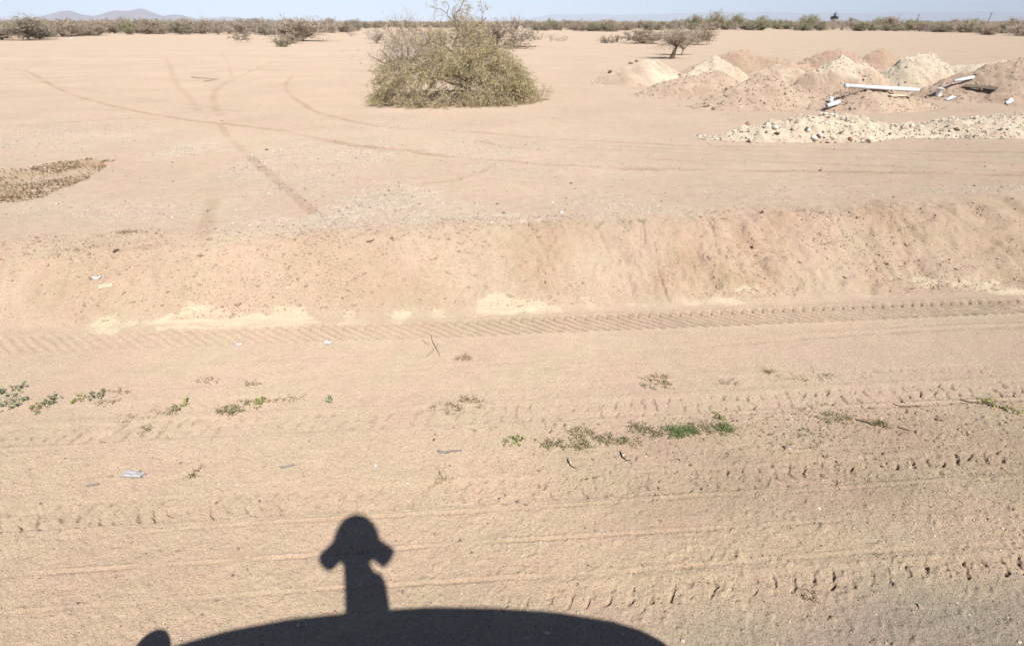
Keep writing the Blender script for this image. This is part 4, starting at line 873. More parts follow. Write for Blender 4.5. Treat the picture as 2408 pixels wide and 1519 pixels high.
# ------------------------------------------------------------------ weeds on the verge
def gpt(u, v):
    p = at(u, v); p.z = float(gz(p.x, p.y)[0]); return p
M_WEED = mat('weed_leaf', (1, 1, 1), 0.6, 0.3, tone=True, transl=0.25)
def weed(u, v, px, kind, label, cat='weed', group=None, seed=None):
    rng = np.random.default_rng(int(u * 7 + v * 13) if seed is None else seed)
    P = gpt(u, v); dep = P.y * math.cos(PITCH) - (P.z - EYE) * math.sin(PITCH); R = px / F * dep * 0.5
    ST, LP, LD, LL, LW, LC = [], [], [], [], [], []
    def gh(x, y): return float(gz(P.x + x, P.y + y)[0]) - P.z
    if kind in ('leafy', 'leafy_yellow', 'sprig'):
        n = {'leafy': 15, 'leafy_yellow': 12, 'sprig': 5}[kind]; cols = {'leafy': [(0.333, 0.375, 0.217), (0.275, 0.316, 0.184), (0.400, 0.434, 0.267), (0.217, 0.250, 0.141)], 'leafy_yellow': [(0.416, 0.416, 0.167), (0.300, 0.325, 0.151), (0.550, 0.483, 0.167)], 'sprig': [(0.233, 0.283, 0.133), (0.316, 0.333, 0.184)]}[kind]
        for k in range(n):
            a = rng.uniform(0, 6.28); d = np.array([math.cos(a), math.sin(a), rng.uniform(0.2, 1.6)]); Ln = R * rng.uniform(0.35, 0.95)
            o = rng.normal(0, R * 0.34, 2) * np.array([1, 1.7]); B, r, dd = branch(rng, (o[0], o[1], gh(*o) - .005), d, Ln, 0.003, 6, 0.3); ST.append((B, r * 0.7))
            m = int(rng.integers(5, 9)); f = rng.uniform(0.25, 1, m) * 5; i = np.minimum(f.astype(int), 5)
            LP.append(B[i] + rng.normal(0, .004, (m, 3))); dr = rng.normal(0, 1, (m, 3)); dr[:, 2] = np.abs(dr[:, 2]) * 0.5 + 0.1; LD.append(dr + dd * 0.4)
            s = rng.uniform(0.5, 1.2, m) * min(0.034, 0.014 + R * 0.10); LL.append(s); LW.append(s * rng.uniform(0.55, 0.8, m)); LC.append(tone_n(rng, m, cols, 0.16))
        sc = (0.25, 0.22, 0.12)
    elif kind == 'feathery':
        for k in range(34):
            a = rng.uniform(0, 6.28); d = np.array([math.cos(a) * .7, math.sin(a) * .7, rng.uniform(0.3, 1.4)]); o = rng.normal(0, R * 0.35, 2)
            B, r, dd = branch(rng, (o[0], o[1], gh(*o) - .004), d, R * rng.uniform(0.5, 1.1), 0.0018, 6, 0.35); ST.append((B, r))
            m = 26; f = rng.uniform(0.2, 5, m); LP.append(B[f.astype(int)] + rng.normal(0, .006, (m, 3))); LD.append(rng.normal(0, 1, (m, 3)) + dd * .6)
            LL.append(rng.uniform(.010, .022, m)); LW.append(rng.uniform(.003, .006, m)); LC.append(tone_n(rng, m, [(0.24, 0.29, 0.125), (0.29, 0.33, 0.155), (0.19, 0.235, 0.10), (0.36, 0.35, 0.17)], 0.15))
        sc = (0.18, 0.24, 0.08)
    elif kind in ('sparse', 'olive_mat', 'dry'):
        cols = {'sparse': [(0.372, 0.304, 0.169), (0.254, 0.237, 0.127), (0.507, 0.372, 0.237)], 'olive_mat': [(0.321, 0.321, 0.161), (0.423, 0.397, 0.220), (0.237, 0.237, 0.118), (0.558, 0.439, 0.254)], 'dry': [(0.473, 0.321, 0.220), (0.600, 0.439, 0.304), (0.338, 0.237, 0.169)]}[kind]
        n = {'sparse': 12, 'olive_mat': 26, 'dry': 22}[kind]
        for k in range(n):
            a = rng.uniform(0, 6.28); q = math.sqrt(rng.random()) * R; o = (q * math.cos(a), q * 0.6 * math.sin(a)); d = np.array([rng.normal(), rng.normal(), rng.uniform(.15, .8)])
            B, r, dd = branch(rng, (o[0], o[1], gh(*o) - .003), d, rng.uniform(.03, .09), 0.0014, 5, 0.5); B[:, 2] = np.maximum(B[:, 2], gh(*o)); ST.append((B, r))
            m = {'sparse': 6, 'olive_mat': 14, 'dry': 9}[kind]; f = rng.uniform(0.2, 4, m); LP.append(B[f.astype(int)] + rng.normal(0, .010, (m, 3)) * np.array([1, 1, .4])); LD.append(rng.normal(0, 1, (m, 3)))
            LL.append(rng.uniform(.008, .020, m)); LW.append(rng.uniform(.004, .009, m)); LC.append(tone_n(rng, m, cols, 0.18))
        sc = (0.24, 0.17, 0.11)
    elif kind == 'blades':
        for k in range(7):
            a = rng.uniform(0, 6.28); o = rng.normal(0, R * 0.5, 2); B, r, dd = branch(rng, (o[0], o[1], gh(*o) - .004), (math.cos(a), math.sin(a), .7), R * rng.uniform(0.8, 1.8), 0.0016, 5, 0.2, 0.3); ST.append((B, r))
        LP = [np.zeros((4, 3))]; LD = [rng.normal(0, 1, (4, 3))]; LL = [np.full(4, .015)]; LW = [np.full(4, .004)]; LC = [tone_n(rng, 4, [(0.16, 0.19, 0.09)])]; sc = (0.15, 0.17, 0.085)
    else:   # 'tuft' : dry grass
        for k in range(46):
            a = rng.uniform(0, 6.28); d = np.array([math.cos(a) * .8, math.sin(a) * .8, rng.uniform(0.3, 1.2)]); o = rng.normal(0, R * 0.12, 2)
            B, r, dd = branch(rng, (o[0], o[1], gh(*o) - .004), d, R * rng.uniform(0.5, 1.2), 0.0016, 6, 0.2, 0.25); ST.append((B, r))
        LP = [np.zeros((6, 3))]; LD = [rng.normal(0, 1, (6, 3))]; LL = [np.full(6, .02)]; LW = [np.full(6, .004)]; LC = [tone_n(rng, 6, [(0.3, 0.24, 0.13)])]; sc = (0.34, 0.26, 0.15)
    root = thing({'tuft': 'grass_tuft', 'blades': 'grass_sprig', 'dry': 'dry_weed', 'sparse': 'sparse_weed', 'olive_mat': 'creeping_weed', 'feathery': 'green_weed'}.get(kind, 'leafy_weed'), label, cat, P, group=group)
    V, Q = tubes(ST, 3); mesh_obj('stems', V, Q, M_TWIG, root, col=np.tile(np.array(sc), (len(V), 1)))
    LV, LF = leaves(np.concatenate(LP), np.concatenate(LD), np.concatenate(LL), np.concatenate(LW), rng, 0.3)
    mesh_obj('foliage', LV, LF, M_WEED, root, col=np.repeat(np.concatenate(LC), 4, axis=0)); return root
WEEDS = [
    (22, 955, 62, 'leafy', 'largest grey green leafy weed at the left edge of the picture'), (-8, 930, 40, 'leafy', 'leafy weed cut by the left edge, behind the largest one'), (38, 918, 40, 'leafy', 'leafy weed just above the largest one at the left edge'),
    (70, 935, 30, 'sprig', 'small leafy sprig between the two big grey green weeds'), (120, 950, 56, 'leafy', 'compact grey green leafy weed, second from the left edge'), (82, 962, 34, 'leafy_yellow', 'thin yellowish weed left below the compact grey green one'),
    (182, 938, 40, 'leafy_yellow', 'upright yellow green weed, right of the compact grey green one'), (232, 930, 40, 'leafy', 'narrow bluish green weed right of the upright yellow green one'), (268, 925, 60, 'sparse', 'thin straggling stems right of the bluish green weed'), (255, 948, 40, 'sparse', 'thin straggling stems at the foot of the bluish green weed'),
    (422, 958, 44, 'leafy_yellow', 'fresh green weed alone on the strip, with square leafy head'), (380, 975, 80, 'sparse', 'scattered brown seedlings left below the fresh green weed'), (300, 985, 60, 'sparse', 'scattered brown seedlings left of the first ones by the fresh weed'), (345, 1010, 34, 'sparse', 'lone brown sprout under the scattered seedlings'),
    (616, 946, 40, 'leafy_yellow', 'olive green weed at the right end of the pale creeping mat'), (570, 955, 90, 'olive_mat', 'pale green creeping mat left of the olive weed'), (535, 972, 50, 'olive_mat', 'low creeping patch below the pale green mat'), (680, 940, 60, 'sparse', 'faint dry seedlings right of the olive weed'), (776, 942, 26, 'leafy', 'tiny green weed alone, right of the faint dry seedlings'), (490, 897, 46, 'sparse', 'small dark sprouts above the fresh green weed'), (590, 905, 30, 'sparse', 'tiny sprouts above the pale creeping mat'),
    (1216, 1036, 42, 'leafy_yellow', 'light green weed at the left start of the green row'), (1190, 1045, 26, 'sprig', 'tiny green sprig left of the light green weed'), (1300, 1048, 60, 'olive_mat', 'first olive creeping patch right of the light green weed'), (1365, 1050, 60, 'olive_mat', 'olive creeping patch with dark stones, second in the green row'),
    (1425, 1035, 60, 'olive_mat', 'third olive creeping patch along the green row'), (1370, 1022, 50, 'olive_mat', 'thin olive patch behind the second one in the row'), (1478, 1038, 60, 'olive_mat', 'olive creeping patch left of the bright green weed'), (1535, 1022, 56, 'olive_mat', 'thick olive patch touching the bright green weed'), (1500, 1010, 50, 'olive_mat', 'thin olive patch behind the thick one in the row'),
    (1588, 1020, 58, 'feathery', 'brightest green feathery weed in the middle of the green row'), (1628, 1016, 40, 'feathery', 'lower bright green weed right beside the brightest one'), (1706, 1012, 46, 'feathery', 'round bright green weed at the right end of the green row'), (1668, 1008, 44, 'olive_mat', 'yellowish creeping patch between two bright green weeds'), (1690, 985, 34, 'leafy_yellow', 'thin yellow flowering stalk behind the round bright weed'),
    (1545, 905, 90, 'olive_mat', 'dry olive plant spread flat on the smooth strip'), (1552, 888, 40, 'sparse', 'thin stems standing at the back of the dry olive plant'), (1808, 876, 44, 'tuft', 'tuft of dry straw coloured grass on the smooth strip'), (1860, 890, 90, 'sparse', 'dark crumbly dead weed right of the straw tuft'), (1930, 882, 60, 'sparse', 'dark dead sprouts at the right end of the crumbly weed'), (1705, 900, 60, 'sparse', 'dark dead sprouts left of the straw tuft'),
    (1100, 945, 44, 'dry', 'brown dead weed standing on the smooth strip'), (1050, 962, 80, 'dry', 'flat brown dead stems left of the standing brown weed'), (1130, 952, 50, 'sparse', 'faint dead stems right of the standing brown weed'),
    (2330, 948, 50, 'leafy_yellow', 'yellow green weed at the far right with dark sticks behind'), (2372, 965, 46, 'leafy_yellow', 'low yellow green weed in front of the far right one'), (2065, 1000, 44, 'olive_mat', 'olive patch growing over the dark stick on the shoulder'), (1885, 1018, 40, 'sprig', 'small green sprig alone on the rough shoulder'), (1965, 985, 60, 'olive_mat', 'pale olive patch at the soft edge of the shoulder'),
    (1745, 1482, 14, 'blades', 'tiny dark sprig near the bottom edge, left of the other one'), (1902, 1450, 14, 'blades', 'tiny dark sprig near the bottom edge, right of the other one'), (2058, 1300, 18, 'blades', 'dark green blades above the nearest tyre print, left'), (2108, 1316, 18, 'blades', 'dark green blades above the nearest tyre print, right'), (1905, 1405, 36, 'sparse', 'thin dead stems below the nearest tyre print'),
    (325, 1118, 26, 'sprig', 'small green sprig beside the white plastic bag'), (450, 565 + 555, 26, 'sparse', 'dead curled sprout right of the white plastic bag'), (1045, 1130, 40, 'sparse', 'faint dead sprouts in the middle of the shoulder'),
    (290, 547, 46, 'dry', 'reddish dead weed at the top of the bank on the left'), (320, 546, 40, 'dry', 'dead runner right of the reddish weed on the bank'), (1088, 842, 34, 'dry', 'small dead tuft below the crossed stalks'), (250, 381, 34, 'olive_mat', 'thin green weed at the pointed tip of the brown mulch'),
]
for W_ in WEEDS: weed(*W_)

# ------------------------------------------------------------------ pipes, boards and litter
def bm_cyl(p0, p1, r, wall=0.0, n=24):
    """a (hollow) pipe from p0 to p1 : verts, quads"""
    p0, p1 = np.array(p0, float), np.array(p1, float); T = p1 - p0; T /= np.linalg.norm(T); U = np.cross(T, (0.2, 0.1, 1)); U /= np.linalg.norm(U); W = np.cross(T, U)
    a = np.linspace(0, 2 * math.pi, n, endpoint=False); ring = lambda p, R: p + R * (np.cos(a)[:, None] * U + np.sin(a)[:, None] * W)
    ri = r - (wall or 0.006); R = [ring(p0, r), ring(p1, r), ring(p1, ri), ring(p0, ri)]; j = np.arange(n); j2 = (j + 1) % n
    Q = [np.stack([j + a0 * n, j2 + a0 * n, j2 + a1 * n, j + a1 * n], 1) for a0, a1 in ((0, 1), (1, 2), (2, 3), (3, 0))]
    return np.concatenate(R), np.concatenate(Q)
M_PVC = mat('white_plastic_pipe', (0.80, 0.80, 0.78), 0.35, 0.4, vary=0.05, vscale=5); M_PLASTIC = mat('white_plastic', (0.80, 0.81, 0.80), 0.4, 0.4); M_WOODG = mat('grey_board', (0.20, 0.155, 0.11), 0.9, 0.1, vary=0.3, vscale=9); M_DARK = mat('dark_rubber', (0.045, 0.042, 0.04), 0.7, 0.3)
M_PAPER = mat('white_paper', (0.82, 0.81, 0.78), 0.8, 0.1); M_CARD = mat('tan_cardboard', (0.62, 0.54, 0.38), 0.9, 0.1, vary=0.1, vscale=20); M_GREYSTRIP = mat('grey_rubber_strip', (0.36, 0.315, 0.28), 0.8, 0.2, vary=0.2); M_FILM = mat('crumpled_plastic_film', (0.72, 0.68, 0.66), 0.35, 0.5, vary=0.15, vscale=30, transl=0.3)
def pipe(name, a, b, r, label, lift=0.0, coupling=None, mat_=None):
    # nearest depth at which the straight pipe clears the heap and just touches it
    y0 = min(at(a[0] + (b[0] - a[0]) * q, a[1] + (b[1] - a[1]) * q + 3, surf=surf_all).y for q in np.linspace(0, 1, 14)) + 0.05; da, db = ray(*a), ray(*b); k = np.linspace(0, 1, 24); skew = lift
    for y in np.arange(y0, y0 - 4.0, -0.03):
        A = Vector((da[0] * y / da[1], y, EYE + da[2] * y / da[1])); y2 = y + skew; B = Vector((db[0] * y2 / db[1], y2, EYE + db[2] * y2 / db[1]))
        g = surf_all(A.x + (B.x - A.x) * k, A.y + (B.y - A.y) * k)
        if np.min(A.z + (B.z - A.z) * k - r * 0.8 - g) >= 0.035: break
    t = thing(name, label, 'pipe', A); V, Q = bm_cyl((0, 0, 0), B - A, r, 0.008); mesh_obj('pipe_wall', V, Q, mat_ or M_PVC, t, smooth=True)
    if coupling:
        for f in coupling: V, Q = bm_cyl((B - A) * (f - .02), (B - A) * (f + .02), r * 1.16, r * 0.13); mesh_obj('coupling', V, Q, M_PVC, t, smooth=True)
    return t
pipe('plastic_pipe', (1986, 202), (2160, 212), 0.045, 'long white pipe lying across the pink dirt heap', 0.0, (0.03,))
pipe('plastic_pipe', (2243, 191), (2290, 182), 0.040, 'short white pipe pointing up the heap at the right', 0.0)
pipe('plastic_pipe', (1944, 250), (1974, 240), 0.050, 'white pipe stub with a dark open end at the foot of the heap', 0.12)
V_, Q_ = bm_cyl((0, 0, 0), (0, 0, 0.13), 0.05, 0.005); P_ = at(1953, 243, surf_all); t = thing('pipe_fitting', 'white upright fitting behind the pipe stub with the dark end', 'fitting', P_, 0); mesh_obj('socket', V_, Q_, M_PLASTIC, t, smooth=True); V_, Q_ = bm_cyl((0, 0, .118), (0, 0, 0.14), 0.057, 0.012); mesh_obj('rim', V_, Q_, M_PLASTIC, t, smooth=True)
def bucket(u, v, label):
    P = at(u, v, surf_all); t = thing('bucket', label, 'bucket', P); a = np.linspace(0, 2 * math.pi, 26, endpoint=False); R = []
    for r, z in ((.070, -.02), (.085, .20), (.093, .20), (.093, .185), (.085, .185), (.079, .205), (.065, .0)): R.append(np.stack([r * np.cos(a), r * np.sin(a), np.full(26, z)], 1))
    j = np.arange(26); j2 = (j + 1) % 26; mesh_obj('pail', np.concatenate(R), np.concatenate([np.stack([j + k * 26, j2 + k * 26, j2 + k * 26 + 26, j + k * 26 + 26], 1) for k in range(6)]), M_PLASTIC, t, smooth=True)
    h = [(0.089 * math.cos(q), 0.02 + 0.02 * math.sin(q), 0.19 + 0.06 * math.sin(q)) for q in np.linspace(0, math.pi, 12)]; V, Q = tubes([(np.array(h), np.full(12, .003))], 5); mesh_obj('handle', V, Q, M_DARK, t)
bucket(2207, 226, 'small white bucket standing between the heaps at the right')
def board(u0, v0, u1, v1, wdt, th, label, m, name='board', bend=0.0, lift=0.03):
    A, B = at(u0, v0, surf_all), at(u1, v1, surf_all); d = np.array(B - A); n = 16; k = np.linspace(0, 1, n); c = np.outer(k, d); T = d / np.linalg.norm(d); S = np.cross((0, 0, 1), T); S = S / np.linalg.norm(S) * 0.85 + np.array([0, 0, 0.5]); N = np.cross(T, S)
    g = surf_all(A.x + c[:, 0], A.y + c[:, 1]) - A.z; c[:, 2] = np.maximum(c[:, 2], g) + lift + 0.03 + bend * np.sin(k * math.pi); w_ = wdt * (0.85 + 0.3 * np.random.default_rng(int(u0)).random(n))[:, None] * 0.5
    V = np.concatenate([c - S * w_, c + S * w_, c + S * w_ + N * th, c - S * w_ + N * th]); i = np.arange(n - 1); Q = [np.stack([i + a * n, i + 1 + a * n, i + 1 + b * n, i + b * n], 1) for a, b in ((0, 1), (1, 2), (2, 3), (3, 0))]; Q.append(np.array([[0, n, 2 * n, 3 * n], [n - 1, 4 * n - 1, 3 * n - 1, 2 * n - 1]]))
    return tag(mesh_obj(name, V + np.array(A), np.concatenate(Q), m), label, 'board' if name == 'board' else 'strip')
board(2265, 209, 2342, 216, 0.13, 0.02, 'weathered dark board lying on the pink heap at the far right', M_WOODG); board(2318, 213, 2340, 218, 0.16, 0.015, 'broken dark end piece at the tip of the weathered board', M_DARK)
board(2048, 211, 2088, 222, 0.06, 0.012, 'dark curved strip lying under the long white pipe', M_WOODG, 'strip', 0.0); board(2098, 219, 2134, 221, 0.05, 0.012, 'short dark strip right of the curved one under the white pipe', M_WOODG, 'strip'); board(2090, 231, 2128, 233, 0.05, 0.012, 'tan strip lying lowest under the long white pipe', M_CARD, 'strip')
def scrap(name, u, v, w_px, asp, label, m, cat, crump=0.3, seed=0, surf=None, rz=None, curl=0.0):
    """a crumpled sheet with thickness, resting on the ground"""
    rng = np.random.default_rng(seed + int(u)); P = at(u, v, surf); P.z = float(gz(P.x, P.y)[0]) if surf is None else P.z
    dep = P.y * math.cos(PITCH) - (P.z - EYE) * math.sin(PITCH); L = w_px / F * dep; Wd = L * asp; n, k = 13, 9
    a, b = np.meshgrid(np.linspace(-.5, .5, n), np.linspace(-.5, .5, k), indexing='ij'); edge = 1 + 0.22 * vnoise(a * 4 + seed, b * 4 + u, 3)
    x = a * L * edge; y = b * Wd * edge; z = crump * Wd * (0.5 + 0.5 * fbm(a, b, 0.5, 3, seed + int(u))) * (0.3 + 0.7 * (1 - (2 * np.maximum(np.abs(a), np.abs(b))) ** 2)) + curl * L * (2 * a) ** 2 + 0.006
    rz = rng.uniform(-.5, .5) if rz is None else rz; X = x * math.cos(rz) - y * math.sin(rz); Y = x * math.sin(rz) + y * math.cos(rz)
    gg = (surf_all if surf else lambda p, q: gz(p.ravel(), q.ravel()).reshape(p.shape))(P.x + X, P.y + Y) - P.z
    top = np.stack([X, Y, z + gg], -1).reshape(-1, 3); V = np.concatenate([top, top - np.array([0, 0, 0.003])]); i = np.arange(n - 1)[:, None]; j = np.arange(k - 1)[None]; q = np.stack([i * k + j, (i + 1) * k + j, (i + 1) * k + j + 1, i * k + j + 1], -1).reshape(-1, 4); N = n * k
    per = list(range(k)) + [r * k + k - 1 for r in range(1, n)] + [(n - 1) * k + c for c in range(k - 2, -1, -1)] + [r * k for r in range(n - 2, 0, -1)]; per = np.array(per); p2 = np.roll(per, -1)
    o = mesh_obj(name, V, np.concatenate([q, q[:, ::-1] + N, np.stack([per, p2, p2 + N, per + N], 1)[:, ::-1]]), m, smooth=True); o.location = P; return tag(o, label, cat)
scrap('paper_scrap', 562, 812, 14, 0.6, 'smaller white paper scrap, left one of two below the pale patches', M_PAPER, 'paper', 0.3, 1)
scrap('paper_scrap', 771, 809, 17, 0.7, 'larger white paper scrap, right one of two below the pale patches', M_PAPER, 'paper', 0.35, 2)
scrap('cardboard_piece', 248, 676, 30, 0.42, 'tan flattened cardboard piece lying on the left part of the bank', M_CARD, 'cardboard', 0.12, 3, rz=0.45); scrap('paper_scrap', 228, 657, 18, 0.35, 'curled white scrap just above the tan cardboard piece', M_PAPER, 'paper', 0.2, 4, curl=0.25, rz=0.2)
scrap('plastic_bag', 314, 1118, 46, 0.45, 'crumpled whitish plastic bag lying on the left shoulder', M_FILM, 'bag', 0.75, 5, rz=-0.1)
scrap('rubber_strip', 676, 1099, 30, 0.24, 'long grey rubber strip lying alone left of the white pebble', M_GREYSTRIP, 'strip', 0.3, 6, rz=0.35, curl=0.05); scrap('rubber_strip', 218, 1142, 24, 0.26, 'grey rubber strip below the whitish plastic bag', M_GREYSTRIP, 'strip', 0.3, 7, rz=0.25, curl=0.06)
scrap('rubber_strip', 1045, 1066, 30, 0.3, 'dark grey curled strip above the middle of the shoulder', M_GREYSTRIP, 'strip', 0.25, 8, rz=-0.1, curl=0.08); scrap('rubber_strip', 1074, 1063, 20, 0.35, 'small grey fragment touching the right end of the curled strip', M_GREYSTRIP, 'strip', 0.25, 9, rz=0.1)
scrap('plastic_scrap', 1097, 241, 9, 0.9, 'white plastic scrap caught under the front of the largest bush', M_PLASTIC, 'scrap', 0.9, 10); scrap('plastic_scrap', 942, 243, 11, 0.6, 'pale grey scrap under the left front of the largest bush', M_FILM, 'scrap', 0.7, 11)
scrap('plastic_scrap', 2233, 235, 18, 0.8, 'white crumpled plastic right below the small bucket', M_PLASTIC, 'scrap', 0.6, 12, surf_all); scrap('plastic_scrap', 2374, 240, 12, 0.9, 'white scrap at the far right below the dark board', M_PLASTIC, 'scrap', 0.5, 13, surf_all)
scrap('plastic_scrap', 168, 92, 5, 1.0, 'white scrap at the near edge of the left scrub belt', M_PLASTIC, 'scrap', 0.9, 14); scrap('plastic_scrap', 764, 95, 5, 1.0, 'white scrap at the right foot of the large brown bush', M_PLASTIC, 'scrap', 0.9, 15)
def rock(u, v, px, tone, label, name='rock', surf=None):
    P = at(u, v, surf); P.z = float(gz(P.x, P.y)[0]) if surf is None else P.z; dep = P.y * math.cos(PITCH) - (P.z - EYE) * math.sin(PITCH); s = px / F * dep; rng = np.random.default_rng(int(u + v))
    o = stones(name, np.zeros((1, 3)), np.array([s * 1.1]), np.array([tone]), rng, True, 0.24, flat=0.75); o.location = P; tag(o, label, 'stone'); return o
for u, v, px, tn, label in [(884, 1096, 10, (.78, .76, .70), 'white pebble on the shoulder right of the long grey strip'), (958, 1138, 6, (.74, .72, .62), 'tiny white pebble right below the bigger white pebble'), (1320, 502, 9, (.74, .73, .70), 'white stone on the rim of the bank'),
        (1342, 1087, 6, (.74, .72, .69), 'white pebble inside the left bent stem'), (1466, 1072, 6, (.74, .72, .69), 'white pebble inside the right bent stem'), (626, 352, 8, (.10, .09, .08), 'dark stone lying alone on the gravelly field'), (1184, 503, 9, (.20, .16, .13), 'dark stone near the rim of the bank, below the big gravel patch'), (1300, 478, 6, (.72, .70, .66), 'pale stone on the field above the rim of the bank'), (1170, 482, 8, (.25, .20, .17), 'brown stone on the field above the dark one at the rim'),
        (1853, 1056, 17, (.43, .34, .25), 'rounded brown stone bedded in the right part of the shoulder'), (2370, 967, 16, (.42, .34, .27), 'brown stone at the far right under the yellow weed'), (2155, 1000, 12, (.34, .26, .20), 'dark clod at the right end of the dark stick'), (2155, 1018, 12, (.36, .27, .21), 'dark clod below the other one near the stick')]:
    rock(u, v, px, tn, label)
for u, v, px, tn, label in [(1757, 296, 15, (.38, .25, .18), 'upright brown stone at the left end of the nearest rubble row'), (1803, 293, 15, (.36, .24, .17), 'upright brown stone, second from the left in the nearest rubble row'), (1875, 291, 12, (.34, .23, .17), 'brown stone on the crest of the nearest rubble row'), (1823, 303, 15, (.74, .71, .64), 'white slab on the left half of the nearest rubble row'), (1828, 316, 14, (.22, .15, .11), 'dark stone under the white slab of the rubble row'),
        (1900, 309, 15, (.72, .69, .62), 'white block in the middle of the nearest rubble row'), (1897, 306, 11, (.16, .12, .10), 'dark stone against the white block of the rubble row'), (1915, 326, 13, (.74, .72, .68), 'white block low in the middle of the rubble row'), (1978, 314, 14, (.22, .17, .12), 'dark flat stone right of the middle of the rubble row'), (2000, 330, 15, (.45, .27, .17), 'reddish stone at the foot of the nearest rubble row'), (1946, 278, 11, (.44, .30, .21), 'tan stone on top of the nearest rubble row'), (2120, 303, 9, (.24, .18, .13), 'dark stone on the thin middle gravel'), (2250, 306, 11, (.22, .16, .12), 'dark stone on the right gravel row'),
        (1497, 147, 9, (.22, .15, .11), 'dark clod high on the broad pale heap, right of the pair there'), (1483, 151, 11, (.22, .15, .11), 'dark clod high on the broad pale heap, left of the pair there'), (1436, 170, 10, (.24, .16, .12), 'dark clod half way down the left edge of the broad pale heap'), (1598, 179, 9, (.28, .19, .14), 'dark clod on top of the low pink heap'), (1664, 250, 9, (.24, .16, .12), 'dark clod at the left foot of the largest pink cone, upper one'), (1677, 258, 10, (.22, .15, .11), 'dark clod at the left foot of the largest pink cone, lower one'), (1707, 212, 10, (.24, .16, .12), 'dark clod on the left flank of the largest pink cone')]:
    rock(u, v, px, tn, label, surf=surf_all)
def stick(pts, r, label, m=None, name='stick', lift=0.004):
    P = [gpt(u, v) for u, v in pts]; Q = cr([(p.x, p.y) for p in P], 5); z = gz(Q[:, 0], Q[:, 1]) + r + lift; V, F4 = tubes([(np.column_stack([Q, z]), r * np.linspace(1, .5, len(Q)))], 6)
    o = mesh_obj(name, V - np.array([*Q[0], z[0]]), F4, m or M_BARK, smooth=True); o.location = (*Q[0], z[0]); tag(o, label, 'stick'); return o
M_DRYB = mat('dead_branch_wood', (0.30, 0.20, 0.14), 0.9, 0.1, vary=0.2); M_STALK = mat('dry_stalk', (0.22, 0.165, 0.11), 0.9, 0.1); M_DSTICK = mat('dark_wood', (0.11, 0.085, 0.065), 0.9, 0.1)
stick([(1012, 787), (1018, 805), (1028, 824), (1035, 838)], .0028, 'longer one of two crossed dry stalks below the pale patches', M_STALK); stick([(1003, 840), (1014, 828), (1028, 813), (1034, 806)], .0022, 'shorter one of two crossed dry stalks below the pale patches', M_STALK); stick([(992, 800), (1008, 812)], .0018, 'thin straw left of the crossed stalks', M_STALK)
stick([(450, 184), (470, 186), (492, 188), (517, 189)], .014, 'long dead branch lying on the left of the field', M_DRYB, lift=.02); stick([(480, 195), (495, 192), (510, 188)], .011, 'short dead branch against the right end of the long one', M_DRYB, lift=.02)
stick([(2014, 991), (2035, 997), (2052, 1003), (2068, 1002)], .005, 'dark stick under the olive patch on the right shoulder', M_DSTICK); stick([(2258, 942), (2285, 946), (2315, 950), (2345, 958), (2385, 962)], .005, 'long dark stick at the edge of the shoulder at the far right', M_DSTICK); stick([(2110, 1006), (2128, 1012), (2140, 1016)], .004, 'short dark stick right of the olive patch', M_DSTICK); stick([(2100, 952), (2130, 955), (2165, 956)], .003, 'thin dark stick lying on the edge of the shoulder', M_DSTICK)
stick([(268, 597), (280, 588)], .010, 'short brown stick on the upper left of the bank', M_BARK); stick([(862, 566), (872, 564), (880, 559)], .008, 'short crooked stick high on the middle of the bank', M_BARK)
stick([(1335, 1082), (1338, 1092), (1345, 1100), (1356, 1104)], .0042, 'bent dark stem hooked round a white pebble, left one of two', M_DSTICK, lift=.006); stick([(1459, 1066), (1463, 1077), (1471, 1084), (1484, 1086)], .0042, 'bent dark stem hooked round a white pebble, right one of two', M_DSTICK, lift=.006)

